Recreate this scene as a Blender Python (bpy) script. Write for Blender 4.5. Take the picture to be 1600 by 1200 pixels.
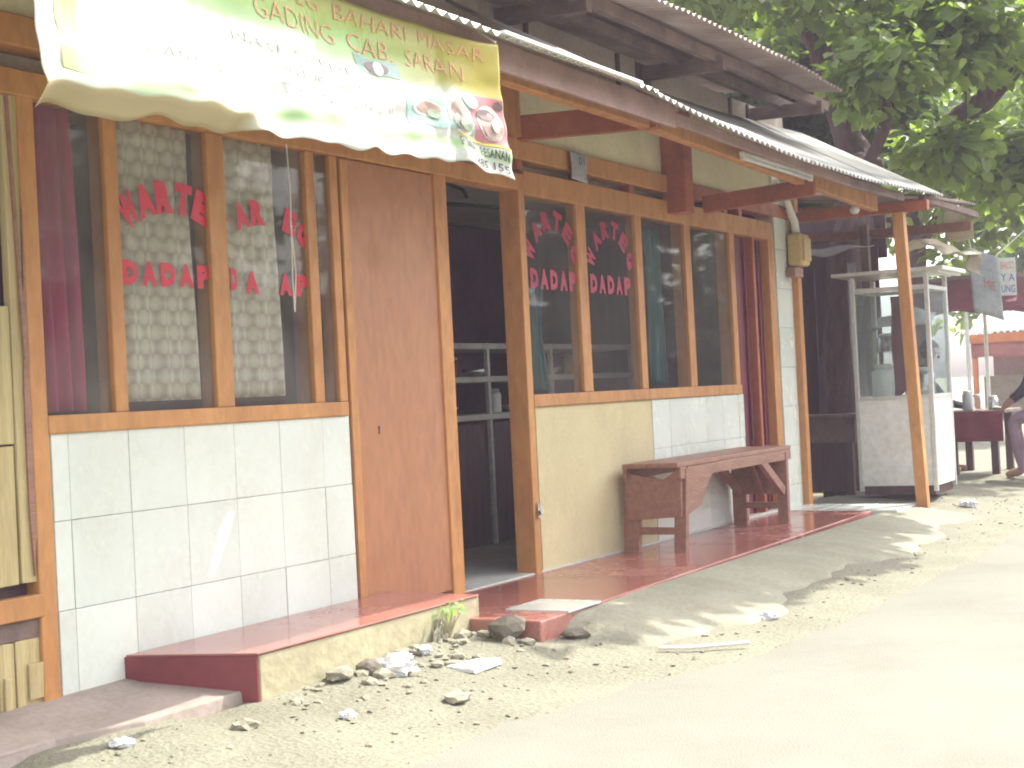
import bpy, bmesh, math, random
import numpy as np
from mathutils import Vector, Matrix
HAZE = .0034
random.seed(7); rng = np.random.default_rng(11)
for o in list(bpy.data.objects): bpy.data.objects.remove(o, do_unlink=True)
S = bpy.context.scene
COL = S.collection

# ------------------------------------------------------------------ camera, sky, sun, exposure
cd = bpy.data.cameras.new('camera'); cam = bpy.data.objects.new('camera', cd); COL.objects.link(cam)
S.camera = cam
cd.sensor_width = 36.0; cd.lens = 2350.0 / 1600.0 * 36.0; cd.clip_start = .05; cd.clip_end = 3000
_R = ((0.49803971, -0.01844592, 0.86695801), (-0.86571521, 0.0469967, 0.49832569), (-0.04993624, -0.99872472, 0.00743731))
m = Matrix.Identity(4)
for i in range(3):
    m[i][0] = _R[i][0]; m[i][1] = -_R[i][1]; m[i][2] = -_R[i][2]
m[1][3] = -3.92; m[2][3] = 1.1
cam.matrix_world = m

SUN = Vector((.70, -.335, 1.0)).normalized()
w = bpy.data.worlds.new('World'); S.world = w; w.use_nodes = True
nt = w.node_tree; nt.nodes.clear()
sky = nt.nodes.new('ShaderNodeTexSky'); sky.sky_type = 'NISHITA'; sky.sun_disc = False
sky.sun_elevation = math.asin(SUN.z); sky.sun_rotation = math.atan2(SUN.x, SUN.y)
sky.air_density = 1.0; sky.dust_density = 4.0; sky.ozone_density = .6
bg = nt.nodes.new('ShaderNodeBackground'); bg.inputs[1].default_value = .15
ow = nt.nodes.new('ShaderNodeOutputWorld')
hs = nt.nodes.new('ShaderNodeHueSaturation'); hs.inputs['Saturation'].default_value = .3      # hazy tropical sky
nt.links.new(sky.outputs[0], hs.inputs['Color']); nt.links.new(hs.outputs[0], bg.inputs[0]); nt.links.new(bg.outputs[0], ow.inputs[0])
ld = bpy.data.lights.new('sun', 'SUN'); ld.energy = 2.1; ld.angle = math.radians(.5); ld.color = (1.0, .965, .85)
sun = bpy.data.objects.new('sun', ld); COL.objects.link(sun)
sun.rotation_euler = SUN.to_track_quat('Z', 'Y').to_euler(); sun.location = (20, -8, 25)
vs = S.view_settings; vs.view_transform = 'Standard'; vs.look = 'None'; vs.gamma = 1; vs.exposure = 2.08
S.cycles.max_bounces = 10; S.cycles.diffuse_bounces = 5; S.cycles.transparent_max_bounces = 24
S.cycles.use_denoising = True
S.cycles.pixel_filter_type = 'BLACKMAN_HARRIS'; S.cycles.filter_width = 2.0

# ------------------------------------------------------------------ materials
def new_mat(name):
    m = bpy.data.materials.new(name); m.use_nodes = True
    nt = m.node_tree; nt.nodes.clear()
    return m, nt, nt.nodes.new('ShaderNodeOutputMaterial')
def N(nt, t, **kw):
    n = nt.nodes.new(t)
    for k, v in kw.items(): setattr(n, k, v)
    return n
def mat(name, c, c2=None, scale=6., rough=.6, bump=.0, bscale=None, metal=0., spec=.5, stretch=(1, 1, 1), detail=6, trans=0., fine=.12, lo=.35, hi=.65, grime=None):
    """principled surface, colour varying between c and c2 by noise, plus a finer brightness grain and bump"""
    m, nt, out = new_mat(name); L = nt.links.new
    b = N(nt, 'ShaderNodeBsdfPrincipled'); b.inputs['Roughness'].default_value = rough; b.inputs['Metallic'].default_value = metal
    b.inputs['Specular IOR Level'].default_value = spec
    g = N(nt, 'ShaderNodeNewGeometry'); mp = N(nt, 'ShaderNodeMapping'); mp.inputs['Scale'].default_value = stretch
    L(g.outputs['Position'], mp.inputs[0])
    n1 = N(nt, 'ShaderNodeTexNoise'); n1.inputs['Scale'].default_value = scale; n1.inputs['Detail'].default_value = detail
    L(mp.outputs[0], n1.inputs['Vector'])
    c2 = c2 or tuple(x * .8 for x in c)
    r = N(nt, 'ShaderNodeValToRGB'); r.color_ramp.elements[0].position = lo; r.color_ramp.elements[1].position = hi
    r.color_ramp.elements[0].color = (*c, 1); r.color_ramp.elements[1].color = (*c2, 1)
    L(n1.outputs[0], r.inputs[0])
    n2 = N(nt, 'ShaderNodeTexNoise'); n2.inputs['Scale'].default_value = bscale or scale * 7; n2.inputs['Detail'].default_value = 5
    L(mp.outputs[0], n2.inputs['Vector'])
    mr = N(nt, 'ShaderNodeMapRange'); mr.inputs[1].default_value = .25; mr.inputs[2].default_value = .75
    mr.inputs[3].default_value = 1 - fine; mr.inputs[4].default_value = 1 + fine
    L(n2.outputs[0], mr.inputs[0])
    cout = r.outputs[0]
    if grime:
        gc, ga, gs, gst = grime
        m3 = N(nt, 'ShaderNodeMapping'); m3.inputs['Scale'].default_value = gst; L(g.outputs['Position'], m3.inputs[0])
        n3 = N(nt, 'ShaderNodeTexNoise'); n3.inputs['Scale'].default_value = gs; n3.inputs['Detail'].default_value = 9; n3.inputs['Roughness'].default_value = .68
        L(m3.outputs[0], n3.inputs['Vector'])
        q3 = N(nt, 'ShaderNodeMapRange'); q3.inputs[1].default_value = .48; q3.inputs[2].default_value = .72; q3.inputs[4].default_value = ga; L(n3.outputs[0], q3.inputs[0])
        x3 = N(nt, 'ShaderNodeMix', data_type='RGBA'); L(q3.outputs[0], x3.inputs[0]); L(cout, x3.inputs[6]); x3.inputs[7].default_value = (*gc, 1); cout = x3.outputs[2]
        rr_ = N(nt, 'ShaderNodeMapRange'); rr_.inputs[2].default_value = max(ga, .01); rr_.inputs[3].default_value = rough; rr_.inputs[4].default_value = min(1, rough + .35); L(q3.outputs[0], rr_.inputs[0]); L(rr_.outputs[0], b.inputs['Roughness'])
    oi = N(nt, 'ShaderNodeObjectInfo'); mo = N(nt, 'ShaderNodeMapRange'); mo.inputs[3].default_value = .95; mo.inputs[4].default_value = 1.05
    L(oi.outputs['Random'], mo.inputs[0])
    mu = N(nt, 'ShaderNodeMath', operation='MULTIPLY'); L(mr.outputs[0], mu.inputs[0]); L(mo.outputs[0], mu.inputs[1])
    mx = N(nt, 'ShaderNodeVectorMath', operation='SCALE'); L(cout, mx.inputs[0]); L(mu.outputs[0], mx.inputs['Scale'])
    L(mx.outputs[0], b.inputs['Base Color'])
    if bump:
        bp = N(nt, 'ShaderNodeBump'); bp.inputs['Strength'].default_value = bump; bp.inputs['Distance'].default_value = .01
        L(n2.outputs[0], bp.inputs['Height']); L(bp.outputs[0], b.inputs['Normal'])
    sh = b.outputs[0]
    if trans:
        t = N(nt, 'ShaderNodeBsdfTranslucent'); L(mx.outputs[0], t.inputs[0])
        ms = N(nt, 'ShaderNodeMixShader'); ms.inputs[0].default_value = trans
        L(sh, ms.inputs[1]); L(t.outputs[0], ms.inputs[2]); sh = ms.outputs[0]
    L(sh, out.inputs[0])
    return m

def glass_mat(name, tint=(.8, .82, .8), film=.05, filmcol=(.5, .46, .42)):
    m, nt, out = new_mat(name); L = nt.links.new
    tr = N(nt, 'ShaderNodeBsdfTransparent'); tr.inputs[0].default_value = (*tint, 1)
    gl = N(nt, 'ShaderNodeBsdfGlossy'); gl.inputs['Roughness'].default_value = .03
    lw = N(nt, 'ShaderNodeLayerWeight'); lw.inputs[0].default_value = .5; pw_ = N(nt, 'ShaderNodeMath', operation='POWER'); pw_.inputs[1].default_value = 5.; L(lw.outputs['Facing'], pw_.inputs[0])
    fr = N(nt, 'ShaderNodeMath', operation='MULTIPLY_ADD'); fr.inputs[1].default_value = .5; fr.inputs[2].default_value = .026; L(pw_.outputs[0], fr.inputs[0])
    mx = N(nt, 'ShaderNodeMixShader'); L(fr.outputs[0], mx.inputs[0]); L(tr.outputs[0], mx.inputs[1]); L(gl.outputs[0], mx.inputs[2])
    df = N(nt, 'ShaderNodeBsdfDiffuse'); df.inputs[0].default_value = (*filmcol, 1)  # pale diffuse layer mixed in unevenly for a hazy look
    g = N(nt, 'ShaderNodeNewGeometry'); n = N(nt, 'ShaderNodeTexNoise'); n.inputs['Scale'].default_value = 3.; n.inputs['Detail'].default_value = 8
    L(g.outputs['Position'], n.inputs['Vector'])
    mr = N(nt, 'ShaderNodeMapRange'); mr.inputs[1].default_value = .3; mr.inputs[2].default_value = .75; mr.inputs[3].default_value = film * .4; mr.inputs[4].default_value = film * 1.8
    L(n.outputs[0], mr.inputs[0])
    m2 = N(nt, 'ShaderNodeMixShader'); L(mr.outputs[0], m2.inputs[0]); L(mx.outputs[0], m2.inputs[1]); L(df.outputs[0], m2.inputs[2])
    L(m2.outputs[0], out.inputs[0])
    return m

MT = dict(
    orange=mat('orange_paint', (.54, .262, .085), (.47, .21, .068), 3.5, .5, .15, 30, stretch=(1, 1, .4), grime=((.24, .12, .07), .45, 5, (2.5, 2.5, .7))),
    orange2=mat('shaded_orange_paint', (.38, .115, .05), (.30, .085, .04), 3, .5, .15, 30, grime=((.14, .07, .05), .5, 5, (1, 1, 1))),  # redder copy of the orange, shade under the canopy put into the colour
    door=mat('door_paint', (.45, .205, .10), (.41, .18, .085), 1.6, .42, .05, 25, stretch=(1, 1, .35), grime=((.30, .14, .08), .35, 2.6, (1.5, 1, .8))),
    maroon=mat('maroon_paint', (.16, .02, .035), (.10, .012, .025), 4, .5),
    tile=mat('white_tile', (.70, .745, .69), (.65, .69, .63), 2.2, .18, .02, 40, fine=.03, grime=((.50, .47, .37), .38, 3.2, (1, 1, .7))),
    grout=mat('grout', (.62, .63, .57), (.52, .52, .46), 9, .9),
    yellow=mat('yellow_plaster', (.64, .56, .33), (.59, .51, .30), 2.2, .85, .12, 40, fine=.05, grime=((.42, .36, .23), .5, 2.3, (1, 1, .7))),
    yellow2=mat('stained_yellow_plaster', (.44, .40, .26), (.37, .33, .21), 3, .9, .5, 25, grime=((.22, .18, .12), .6, 4, (1, 1, 1))),
    cream=mat('cream_plaster', (.74, .67, .45), (.68, .61, .40), 2.2, .85, .1, 40, fine=.05, grime=((.48, .42, .28), .35, 2.3, (1, 1, .7))),
    cartwhite=mat('cart_white', (.82, .82, .78), (.78, .78, .73), 3, .35, grime=((.62, .58, .48), .3, 2, (1, 1, .5))),
    red=mat('red_floor', (.38, .15, .12), (.31, .11, .09), 2, .16, .04, 20, spec=.8, grime=((.34, .22, .18), .3, 1.2, (1, 1, 1))),
    redend=mat('maroon_tile', (.24, .045, .05), (.18, .035, .045), 3, .35),
    cement=mat('cement', (.262, .256, .19), (.225, .218, .158), 2.5, .9, .7, 40, grime=((.16, .145, .11), .6, 2, (1, 1, 1))),
    slab=mat('pinkish_cement', (.33, .27, .235), (.27, .22, .19), 3, .8, .3, 40, grime=((.22, .18, .15), .6, 4, (1, 1, 1))),
    dirt=mat('dirt', (.212, .205, .15), (.175, .168, .12), 2.2, .95, 1.0, 55, fine=.22),
    road=mat('dusty_road', (.202, .199, .162), (.184, .181, .146), .8, .95, .5, 130, fine=.10, grime=((.15, .14, .11), .5, 1.3, (1, 1, 1))),
    ground=mat('earth', (.25, .22, .14), (.15, .16, .07), .6, .95),
    plank=mat('pale_plank', (.54, .44, .22), (.42, .33, .16), 5, .7, .4, 26, stretch=(6, 6, .5)),
    brown=mat('brown_wood', (.32, .165, .115), (.245, .12, .085), 7, .5, .4, 30, stretch=(.7, 4, 4)),
    darkwood=mat('dark_wood', (.105, .055, .058), (.065, .034, .038), 6, .6, .4, 30, stretch=(4, 4, .5)),
    greywood=mat('grey_brown_wood', (.20, .14, .115), (.13, .09, .075), 5, .8, .4, 30),
    fascia=mat('faded_fascia', (.34, .22, .19), (.25, .155, .13), 4, .75, .3, 30),
    zinc=mat('zinc_sheet', (.46, .46, .44), (.31, .29, .26), 2.5, .45, .1, 20, metal=.55),
    oldzinc=mat('weathered_zinc', (.36, .29, .26), (.20, .145, .125), 2.5, .6, .1, 20, metal=.25),
    upwall=mat('grey_plaster', (.42, .36, .30), (.33, .27, .22), 2, .9, .3, 30),
    room=mat('room_paint', (.22, .12, .21), (.17, .09, .17), 2, .7),
    ceil=mat('ceiling_board', (.55, .52, .46), (.46, .43, .38), 2, .8),
    floor=mat('pale_floor_tile', (.6, .62, .56), (.5, .52, .47), 3, .25),
    white=mat('white_paint', (.78, .78, .74), (.70, .70, .65), 4, .4, grime=((.50, .46, .38), .5, 3, (1, 1, .6))),
    plastic=mat('white_plastic', (.80, .80, .80), (.70, .71, .72), 12, .35, .3, 40, trans=.2),
    alu=mat('aluminium', (.78, .78, .74), (.68, .68, .64), 5, .3, metal=.35),
    magenta=mat('magenta_cloth', (.55, .03, .19), (.38, .03, .18), 4, .8, stretch=(6, 6, .4)),
    teal=mat('teal_cloth', (.05, .22, .22), (.03, .13, .15), 5, .8, stretch=(5, 5, .4)),
    sticker=mat('red_sticker', (.62, .025, .05), (.52, .02, .045), 9, .45),
    sticker2=mat('dull_red_sticker', (.40, .02, .06), (.32, .015, .055), 9, .45),
    black=mat('black_rubber', (.015, .013, .016), (.01, .01, .01), 9, .5),
    meter=mat('yellowed_plastic', (.58, .43, .19), (.50, .36, .15), 5, .5),
    tarp=mat('beige_tarp', (.42, .37, .27), (.34, .29, .2), 5, .7, trans=.25),
    greytarp=mat('grey_cloth', (.52, .55, .56), (.43, .46, .48), 4, .8, trans=.25),
    redcloth=mat('red_cloth', (.20, .03, .045), (.16, .025, .04), 5, .8),
    pinkcloth=mat('faded_red_cloth', (.45, .17, .15), (.36, .13, .12), 5, .8, trans=.2),
    stone=mat('stone', (.34, .315, .235), (.26, .24, .175), 9, .95, .6, 60),
    darkstone=mat('dark_stone', (.20, .175, .135), (.145, .125, .095), 9, .95, .6, 60),
    string=mat('string', (.75, .70, .62), None, 9, .8),
    bark=mat('bark', (.14, .085, .08), (.08, .048, .05), 6, .95, 1., 26, stretch=(3, 3, .6)),
    skin=mat('skin', (.36, .20, .13), (.32, .17, .11), 8, .5),
    trouser=mat('mauve_trousers', (.30, .20, .25), (.24, .16, .21), 6, .85, .4, 60),
    jacket=mat('dark_jacket', (.035, .03, .05), (.025, .02, .04), 6, .8, .4, 60),
    hair=mat('black_hair', (.012, .01, .011), (.02, .016, .016), 30, .5),
    ink=mat('dark_ink', (.05, .045, .06), None, 9, .6),
    greyink=mat('grey_ink', (.36, .36, .36), None, 9, .6),
    redink=mat('red_ink', (.66, .30, .17), None, 9, .6),
    paleink=mat('ochre_ink', (.52, .30, .05), None, 9, .6),
    glass=glass_mat('window_glass', (.88, .88, .86), film=.10),
    glass2=glass_mat('clear_glass', (.9, .91, .9), .04),
    cartglass=glass_mat('cart_glass', (.88, .92, .92), .06, (.6, .64, .64)),
    creme=mat('cream_tarp', (.62, .55, .42), (.5, .43, .32), 4, .7, trans=.2),
    orangewood=mat('bright_orange_paint', (.62, .20, .05), (.52, .16, .04), 4, .6),
    card=mat('cardboard', (.50, .44, .30), (.40, .34, .22), 6, .9),
    steel=mat('steel_pot', (.6, .6, .6), None, 5, .25, metal=.8),
)
def leaf_mat(name, c, c2, tr=.45):
    m, nt, out = new_mat(name); L = nt.links.new
    at = N(nt, 'ShaderNodeAttribute', attribute_name='tone')
    r = N(nt, 'ShaderNodeValToRGB'); r.color_ramp.elements[0].color = (*c, 1); r.color_ramp.elements[1].color = (*c2, 1)
    L(at.outputs['Fac'], r.inputs[0])
    b = N(nt, 'ShaderNodeBsdfPrincipled'); b.inputs['Roughness'].default_value = .5; b.inputs['Specular IOR Level'].default_value = .3
    t = N(nt, 'ShaderNodeBsdfTranslucent')
    tc = N(nt, 'ShaderNodeVectorMath', operation='MULTIPLY'); tc.inputs[1].default_value = (1.7, 1.8, .55)
    L(r.outputs[0], b.inputs['Base Color']); L(r.outputs[0], tc.inputs[0]); L(tc.outputs[0], t.inputs[0])
    ms = N(nt, 'ShaderNodeMixShader'); ms.inputs[0].default_value = tr
    L(b.outputs[0], ms.inputs[1]); L(t.outputs[0], ms.inputs[2]); L(ms.outputs[0], out.inputs[0])
    return m
MT['leaf'] = leaf_mat('broad_leaf', (.115, .165, .08), (.27, .35, .145), .48)
MT['leaf2'] = leaf_mat('dark_leaf', (.035, .06, .042), (.085, .125, .065))
MT['weed'] = leaf_mat('weed_leaf', (.24, .36, .18), (.32, .46, .24))

def lace_mat():
    m, nt, out = new_mat('lace'); L = nt.links.new
    g = N(nt, 'ShaderNodeNewGeometry'); sp = N(nt, 'ShaderNodeSeparateXYZ'); L(g.outputs['Position'], sp.inputs[0])
    def mth(op, a, b=None):
        n = N(nt, 'ShaderNodeMath', operation=op)
        for i, v in enumerate((a, b)):
            if v is None: continue
            if isinstance(v, (int, float)): n.inputs[i].default_value = v
            else: L(v, n.inputs[i])
        return n.outputs[0]
    u = mth('MULTIPLY', sp.outputs[0], 1 / .046); v = mth('MULTIPLY', sp.outputs[2], 1 / .055)
    row = mth('FLOOR', v); fv = mth('FRACT', v)
    fu = mth('FRACT', mth('ADD', u, mth('MULTIPLY', row, .5)))
    du = mth('ABSOLUTE', mth('SUBTRACT', fu, .5))
    dv = mth('ABSOLUTE', mth('SUBTRACT', fv, .45)); val = mth('ADD', mth('MULTIPLY', du, 1.2), mth('MULTIPLY', dv, .9))
    r = N(nt, 'ShaderNodeValToRGB'); r.color_ramp.elements[0].position = .25; r.color_ramp.elements[1].position = .85
    r.color_ramp.elements[0].color = (.92, .91, .84, 1); r.color_ramp.elements[1].color = (.62, .59, .54, 1)
    L(val, r.inputs[0])
    d = N(nt, 'ShaderNodeBsdfDiffuse'); L(r.outputs[0], d.inputs[0])
    t = N(nt, 'ShaderNodeBsdfTransparent'); ms = N(nt, 'ShaderNodeMixShader'); ms.inputs[0].default_value = .06
    L(d.outputs[0], ms.inputs[1]); L(t.outputs[0], ms.inputs[2]); L(ms.outputs[0], out.inputs[0])
    return m
MT['lace'] = lace_mat()

def banner_mat():
    m, nt, out = new_mat('banner_vinyl'); L = nt.links.new
    uv = N(nt, 'ShaderNodeUVMap', uv_map='uv'); sp = N(nt, 'ShaderNodeSeparateXYZ'); L(uv.outputs[0], sp.inputs[0])
    no = N(nt, 'ShaderNodeTexNoise'); no.inputs['Scale'].default_value = 3.; L(uv.outputs[0], no.inputs['Vector'])
    def mth(op, a, b):
        n = N(nt, 'ShaderNodeMath', operation=op)
        for i, v in enumerate((a, b)):
            if isinstance(v, (int, float)): n.inputs[i].default_value = v
            else: L(v, n.inputs[i])
        return n.outputs[0]
    vv = mth('ADD', sp.outputs[1], mth('MULTIPLY', mth('SUBTRACT', no.outputs[0], .5), .14))
    r = N(nt, 'ShaderNodeValToRGB'); e = r.color_ramp.elements
    e[0].position = 0; e[0].color = (.74, .77, .70, 1); e[1].position = 1; e[1].color = (.56, .54, .16, 1)
    for p, c in ((.07, (.76, .78, .72)), (.14, (.45, .66, .32)), (.2, (.76, .78, .72)), (.5, (.76, .78, .73)), (.62, (.55, .70, .42)), (.75, (.38, .60, .16)), (.88, (.52, .60, .14))):
        k = e.new(p); k.color = (*c, 1)
    L(vv, r.inputs[0])
    # right end is yellow above, left part is pale green-white
    rx = N(nt, 'ShaderNodeMapRange'); rx.inputs[1].default_value = .62; rx.inputs[2].default_value = .95; L(sp.outputs[0], rx.inputs[0])
    ry = N(nt, 'ShaderNodeMapRange'); ry.inputs[1].default_value = .50; ry.inputs[2].default_value = .62; L(vv, ry.inputs[0])
    f = mth('MULTIPLY', rx.outputs[0], ry.outputs[0])
    hx = N(nt, 'ShaderNodeMapRange'); hx.inputs[1].default_value = .37; hx.inputs[2].default_value = .34; L(sp.outputs[0], hx.inputs[0])
    hy = N(nt, 'ShaderNodeMapRange'); hy.inputs[1].default_value = .105; hy.inputs[2].default_value = .095; L(sp.outputs[1], hy.inputs[0])
    hf = mth('MULTIPLY', hx.outputs[0], hy.outputs[0])
    mx = N(nt, 'ShaderNodeMix', data_type='RGBA'); L(f, mx.inputs[0]); L(r.outputs[0], mx.inputs[6]); mx.inputs[7].default_value = (.58, .50, .12, 1)
    my = N(nt, 'ShaderNodeMix', data_type='RGBA'); L(hf, my.inputs[0]); L(mx.outputs[2], my.inputs[6]); my.inputs[7].default_value = (.62, .54, .33, 1); mx = my      # cream strip along the lower left edge
    b = N(nt, 'ShaderNodeBsdfPrincipled'); b.inputs['Roughness'].default_value = .35; L(mx.outputs[2], b.inputs['Base Color'])
    t = N(nt, 'ShaderNodeBsdfTranslucent'); L(mx.outputs[2], t.inputs[0])
    ms = N(nt, 'ShaderNodeMixShader'); ms.inputs[0].default_value = .4
    L(b.outputs[0], ms.inputs[1]); L(t.outputs[0], ms.inputs[2]); L(ms.outputs[0], out.inputs[0])
    return m
MT['banner'] = banner_mat()
def flat(name, c, tr=.3): return mat(name, c, tuple(x * .9 for x in c), 8, .4, trans=tr)
MT['p_teal'] = flat('print_teal', (.33, .50, .44)); MT['p_pink'] = flat('print_pink', (.60, .25, .26)); MT['p_white'] = flat('print_white', (.72, .72, .66))
MT['p_dark'] = flat('print_dark', (.22, .15, .15)); MT['p_food'] = flat('print_food', (.48, .34, .28)); MT['p_yel'] = flat('print_yellow', (.62, .55, .10)); MT['p_grn'] = flat('print_green', (.38, .48, .34))

# ------------------------------------------------------------------ object helpers
WL = {}
def thing(name, label, cat, loc=(0, 0, 0), group=None):
    o = bpy.data.objects.new(name, None); COL.objects.link(o); o.location = loc; o.empty_display_size = .1
    o['label'] = label; o['category'] = cat
    if group: o['group'] = group
    WL[o.name] = Vector(loc); return o
def tag(o, label=None, cat=None, group=None, kind=None):
    for k, v in (('label', label), ('category', cat), ('group', group), ('kind', kind)):
        if v: o[k] = v
    return o
def link(name, me, material, parent=None, recentre=True):
    if material and not me.materials: me.materials.append(material if not isinstance(material, str) else MT[material])
    o = bpy.data.objects.new(name, me); COL.objects.link(o)
    n = len(me.vertices); co = np.empty(n * 3, np.float32); me.vertices.foreach_get('co', co); co = co.reshape(-1, 3)
    c = np.zeros(3)
    if recentre and n:
        c = (co.min(0) + co.max(0)) / 2; c[2] = co[:, 2].min()
        me.vertices.foreach_set('co', (co - c).astype(np.float32).ravel())
    WL[o.name] = Vector(c)
    if parent: o.parent = parent; o.location = Vector(c) - WL[parent.name]
    else: o.location = c
    return o
class MB:
    def __init__(s): s.v = []; s.f = []; s.mi = []
    def add(s, vs, fs, mi=0):
        n = len(s.v); s.v += [tuple(p) for p in vs]; s.f += [tuple(i + n for i in f) for f in fs]; s.mi += [mi] * len(fs); return s
    def box(s, x0, x1, y0, y1, z0, z1, j=0., mi=0):
        vs = [(x, y, z) for z in (z0, z1) for y in (y0, y1) for x in (x0, x1)]
        if j: vs = [tuple(c + random.uniform(-j, j) for c in p) for p in vs]
        return s.add(vs, [(0, 2, 3, 1), (4, 5, 7, 6), (0, 1, 5, 4), (2, 6, 7, 3), (0, 4, 6, 2), (1, 3, 7, 5)], mi)
    def bar(s, p, q, wd, h, up=(0, 0, 1), mi=0, taper=1.):
        p = Vector(p); q = Vector(q); d = (q - p).normalized(); a = d.cross(Vector(up))
        if a.length < 1e-4: a = d.cross(Vector((1, 0, 0)))
        a.normalize(); b = a.cross(d).normalized()
        vs = []
        for c, k in ((p, 1.), (q, taper)):
            for sa, sb in ((-1, -1), (1, -1), (1, 1), (-1, 1)): vs.append(c + a * sa * wd / 2 * k + b * sb * h / 2 * k)
        return s.add(vs, [(0, 1, 2, 3), (4, 7, 6, 5), (0, 4, 5, 1), (1, 5, 6, 2), (2, 6, 7, 3), (3, 7, 4, 0)], mi)
    def tube(s, pts, r, n=8, mi=0):
        pts = [Vector(p) for p in pts]; rs = r if isinstance(r, (list, tuple)) else [r] * len(pts)
        vs = []; fs = []; prev = None
        for i, p in enumerate(pts):
            d = (pts[min(i + 1, len(pts) - 1)] - pts[max(i - 1, 0)]).normalized()
            a = (prev - d * prev.dot(d)) if prev is not None else d.cross(Vector((.31, .17, .93)))
            if a.length < 1e-5: a = d.cross(Vector((1, 0, 0)))
            a.normalize(); prev = a; b = d.cross(a)
            for k in range(n):
                t = 2 * math.pi * k / n; vs.append(p + (a * math.cos(t) + b * math.sin(t)) * rs[i])
        for i in range(len(pts) - 1):
            for k in range(n):
                k2 = (k + 1) % n; fs.append((i * n + k, i * n + k2, (i + 1) * n + k2, (i + 1) * n + k))
        fs.append(tuple(reversed(range(n)))); fs.append(tuple(range((len(pts) - 1) * n, len(pts) * n)))
        return s.add(vs, fs, mi)
    def lathe(s, c, prof, n=16, mi=0):
        vs = []; fs = []
        for r, z in prof:
            for k in range(n):
                t = 2 * math.pi * k / n; vs.append((c[0] + r * math.cos(t), c[1] + r * math.sin(t), c[2] + z))
        for i in range(len(prof) - 1):
            for k in range(n):
                k2 = (k + 1) % n; fs.append((i * n + k, i * n + k2, (i + 1) * n + k2, (i + 1) * n + k))
        fs.append(tuple(reversed(range(n)))); fs.append(tuple(range((len(prof) - 1) * n, len(prof) * n)))
        return s.add(vs, fs, mi)
    def grid(s, fn, nu, nv, mi=0):
        vs = [fn(i / nu, j / nv) for j in range(nv + 1) for i in range(nu + 1)]
        fs = [(j * (nu + 1) + i, j * (nu + 1) + i + 1, (j + 1) * (nu + 1) + i + 1, (j + 1) * (nu + 1) + i) for j in range(nv) for i in range(nu)]
        return s.add(vs, fs, mi)
    def build(s, name, material, parent=None, bevel=0., smooth=False, solid=0., label=None, sub=0):
        me = bpy.data.meshes.new(name); me.from_pydata(s.v, [], s.f)
        ms = material if isinstance(material, (list, tuple)) else [material]
        for k in ms:
            if k: me.materials.append(MT[k] if isinstance(k, str) else k)
        if len(ms) > 1: me.polygons.foreach_set('material_index', s.mi)
        if smooth: me.polygons.foreach_set('use_smooth', [True] * len(me.polygons))
        me.update()
        o = link(name, me, None, parent)
        if solid: md = o.modifiers.new('solid', 'SOLIDIFY'); md.thickness = solid; md.offset = 0
        if sub: md = o.modifiers.new('sub', 'SUBSURF'); md.levels = sub; md.render_levels = sub
        if bevel: md = o.modifiers.new('bevel', 'BEVEL'); md.width = bevel; md.segments = 2; md.limit_method = 'ANGLE'
        if label: o['label'] = label
        return o
def box(name, material, parent, x0, x1, y0, y1, z0, z1, bevel=.004, j=0., label=None):
    return MB().box(x0, x1, y0, y1, z0, z1, j).build(name, material, parent, bevel, label=label)

_txt = {}
def text2d(s, bold=.012, res=2):
    """2-D outline of a string from the built-in font: (verts, faces), unit cap height about .7"""
    key = (s, bold)
    if key in _txt: return _txt[key]
    c = bpy.data.curves.new('tx', 'FONT'); c.body = s; c.offset = bold; c.resolution_u = res; c.fill_mode = 'FRONT'
    o = bpy.data.objects.new('tx', c); COL.objects.link(o)
    dg = bpy.context.evaluated_depsgraph_get(); me = bpy.data.meshes.new_from_object(o.evaluated_get(dg))
    vs = [(v.co.x, v.co.y) for v in me.vertices]; fs = [tuple(p.vertices) for p in me.polygons]
    bpy.data.objects.remove(o); bpy.data.curves.remove(c); bpy.data.meshes.remove(me)
    x0 = min(v[0] for v in vs); x1 = max(v[0] for v in vs); y0 = min(v[1] for v in vs); y1 = max(v[1] for v in vs)
    _txt[key] = (vs, fs, (x0, x1, y0, y1)); return _txt[key]
def fit_text(mb, s, mapf, bold=.012):
    """lay string s into the unit square and send it through mapf(a,b) -> 3-D"""
    vs, fs, (x0, x1, y0, y1) = text2d(s, bold)
    mb.add([mapf((x - x0) / (x1 - x0), (y - y0) / (y1 - y0)) for x, y in vs], fs)

# ------------------------------------------------------------------ setting: ground, road, verge
def hnoise(x, y):
    return (.012 * math.sin(3.1 * x + 1.3) * math.sin(4.3 * y + .7) + .008 * math.sin(7.7 * x + 2 * y) + .006 * math.sin(13.1 * x - 9 * y) + .004 * math.sin(29 * x + 17 * y))
def edge_y(x):
    return float(np.interp(x, (2.5, 3.66, 4.38, 5.06, 5.7, 7.25, 10.4, 15), (-1.30, -1.31, -1.32, -1.50, -1.67, -1.78, -1.78, -1.8))) + .02 * math.sin(2.7 * x) + .015 * math.sin(6.1 * x + 1) + .008 * math.sin(19 * x)
def verge_z(x, y):
    e = edge_y(x); t = (y - e) / (-.45 - e)
    if t < 0: return .006 + t * .35 + .15 * hnoise(x, y)
    t = min(t, 1); s = t * t * (3 - 2 * t)
    base = float(np.interp(x, (3.0, 3.5, 4.2, 4.7), (.045, .075, .088, .085)))
    return .006 + (base - .006) * s + hnoise(x, y) * (.15 + .85 * s)
MB().box(-400, 400, -400, 400, -.9, -.06).build('ground', 'ground')['kind'] = 'structure'
MB().box(-60, 120, -7.2, -.9, -.3, 0).build('road', 'road')['kind'] = 'structure'
def vfn(x0, x1):
    def f(u, v):
        x = x0 + u * (x1 - x0); y = -2.7 + v * 2.9
        return (x, y, verge_z(x, y))
    return f
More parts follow.
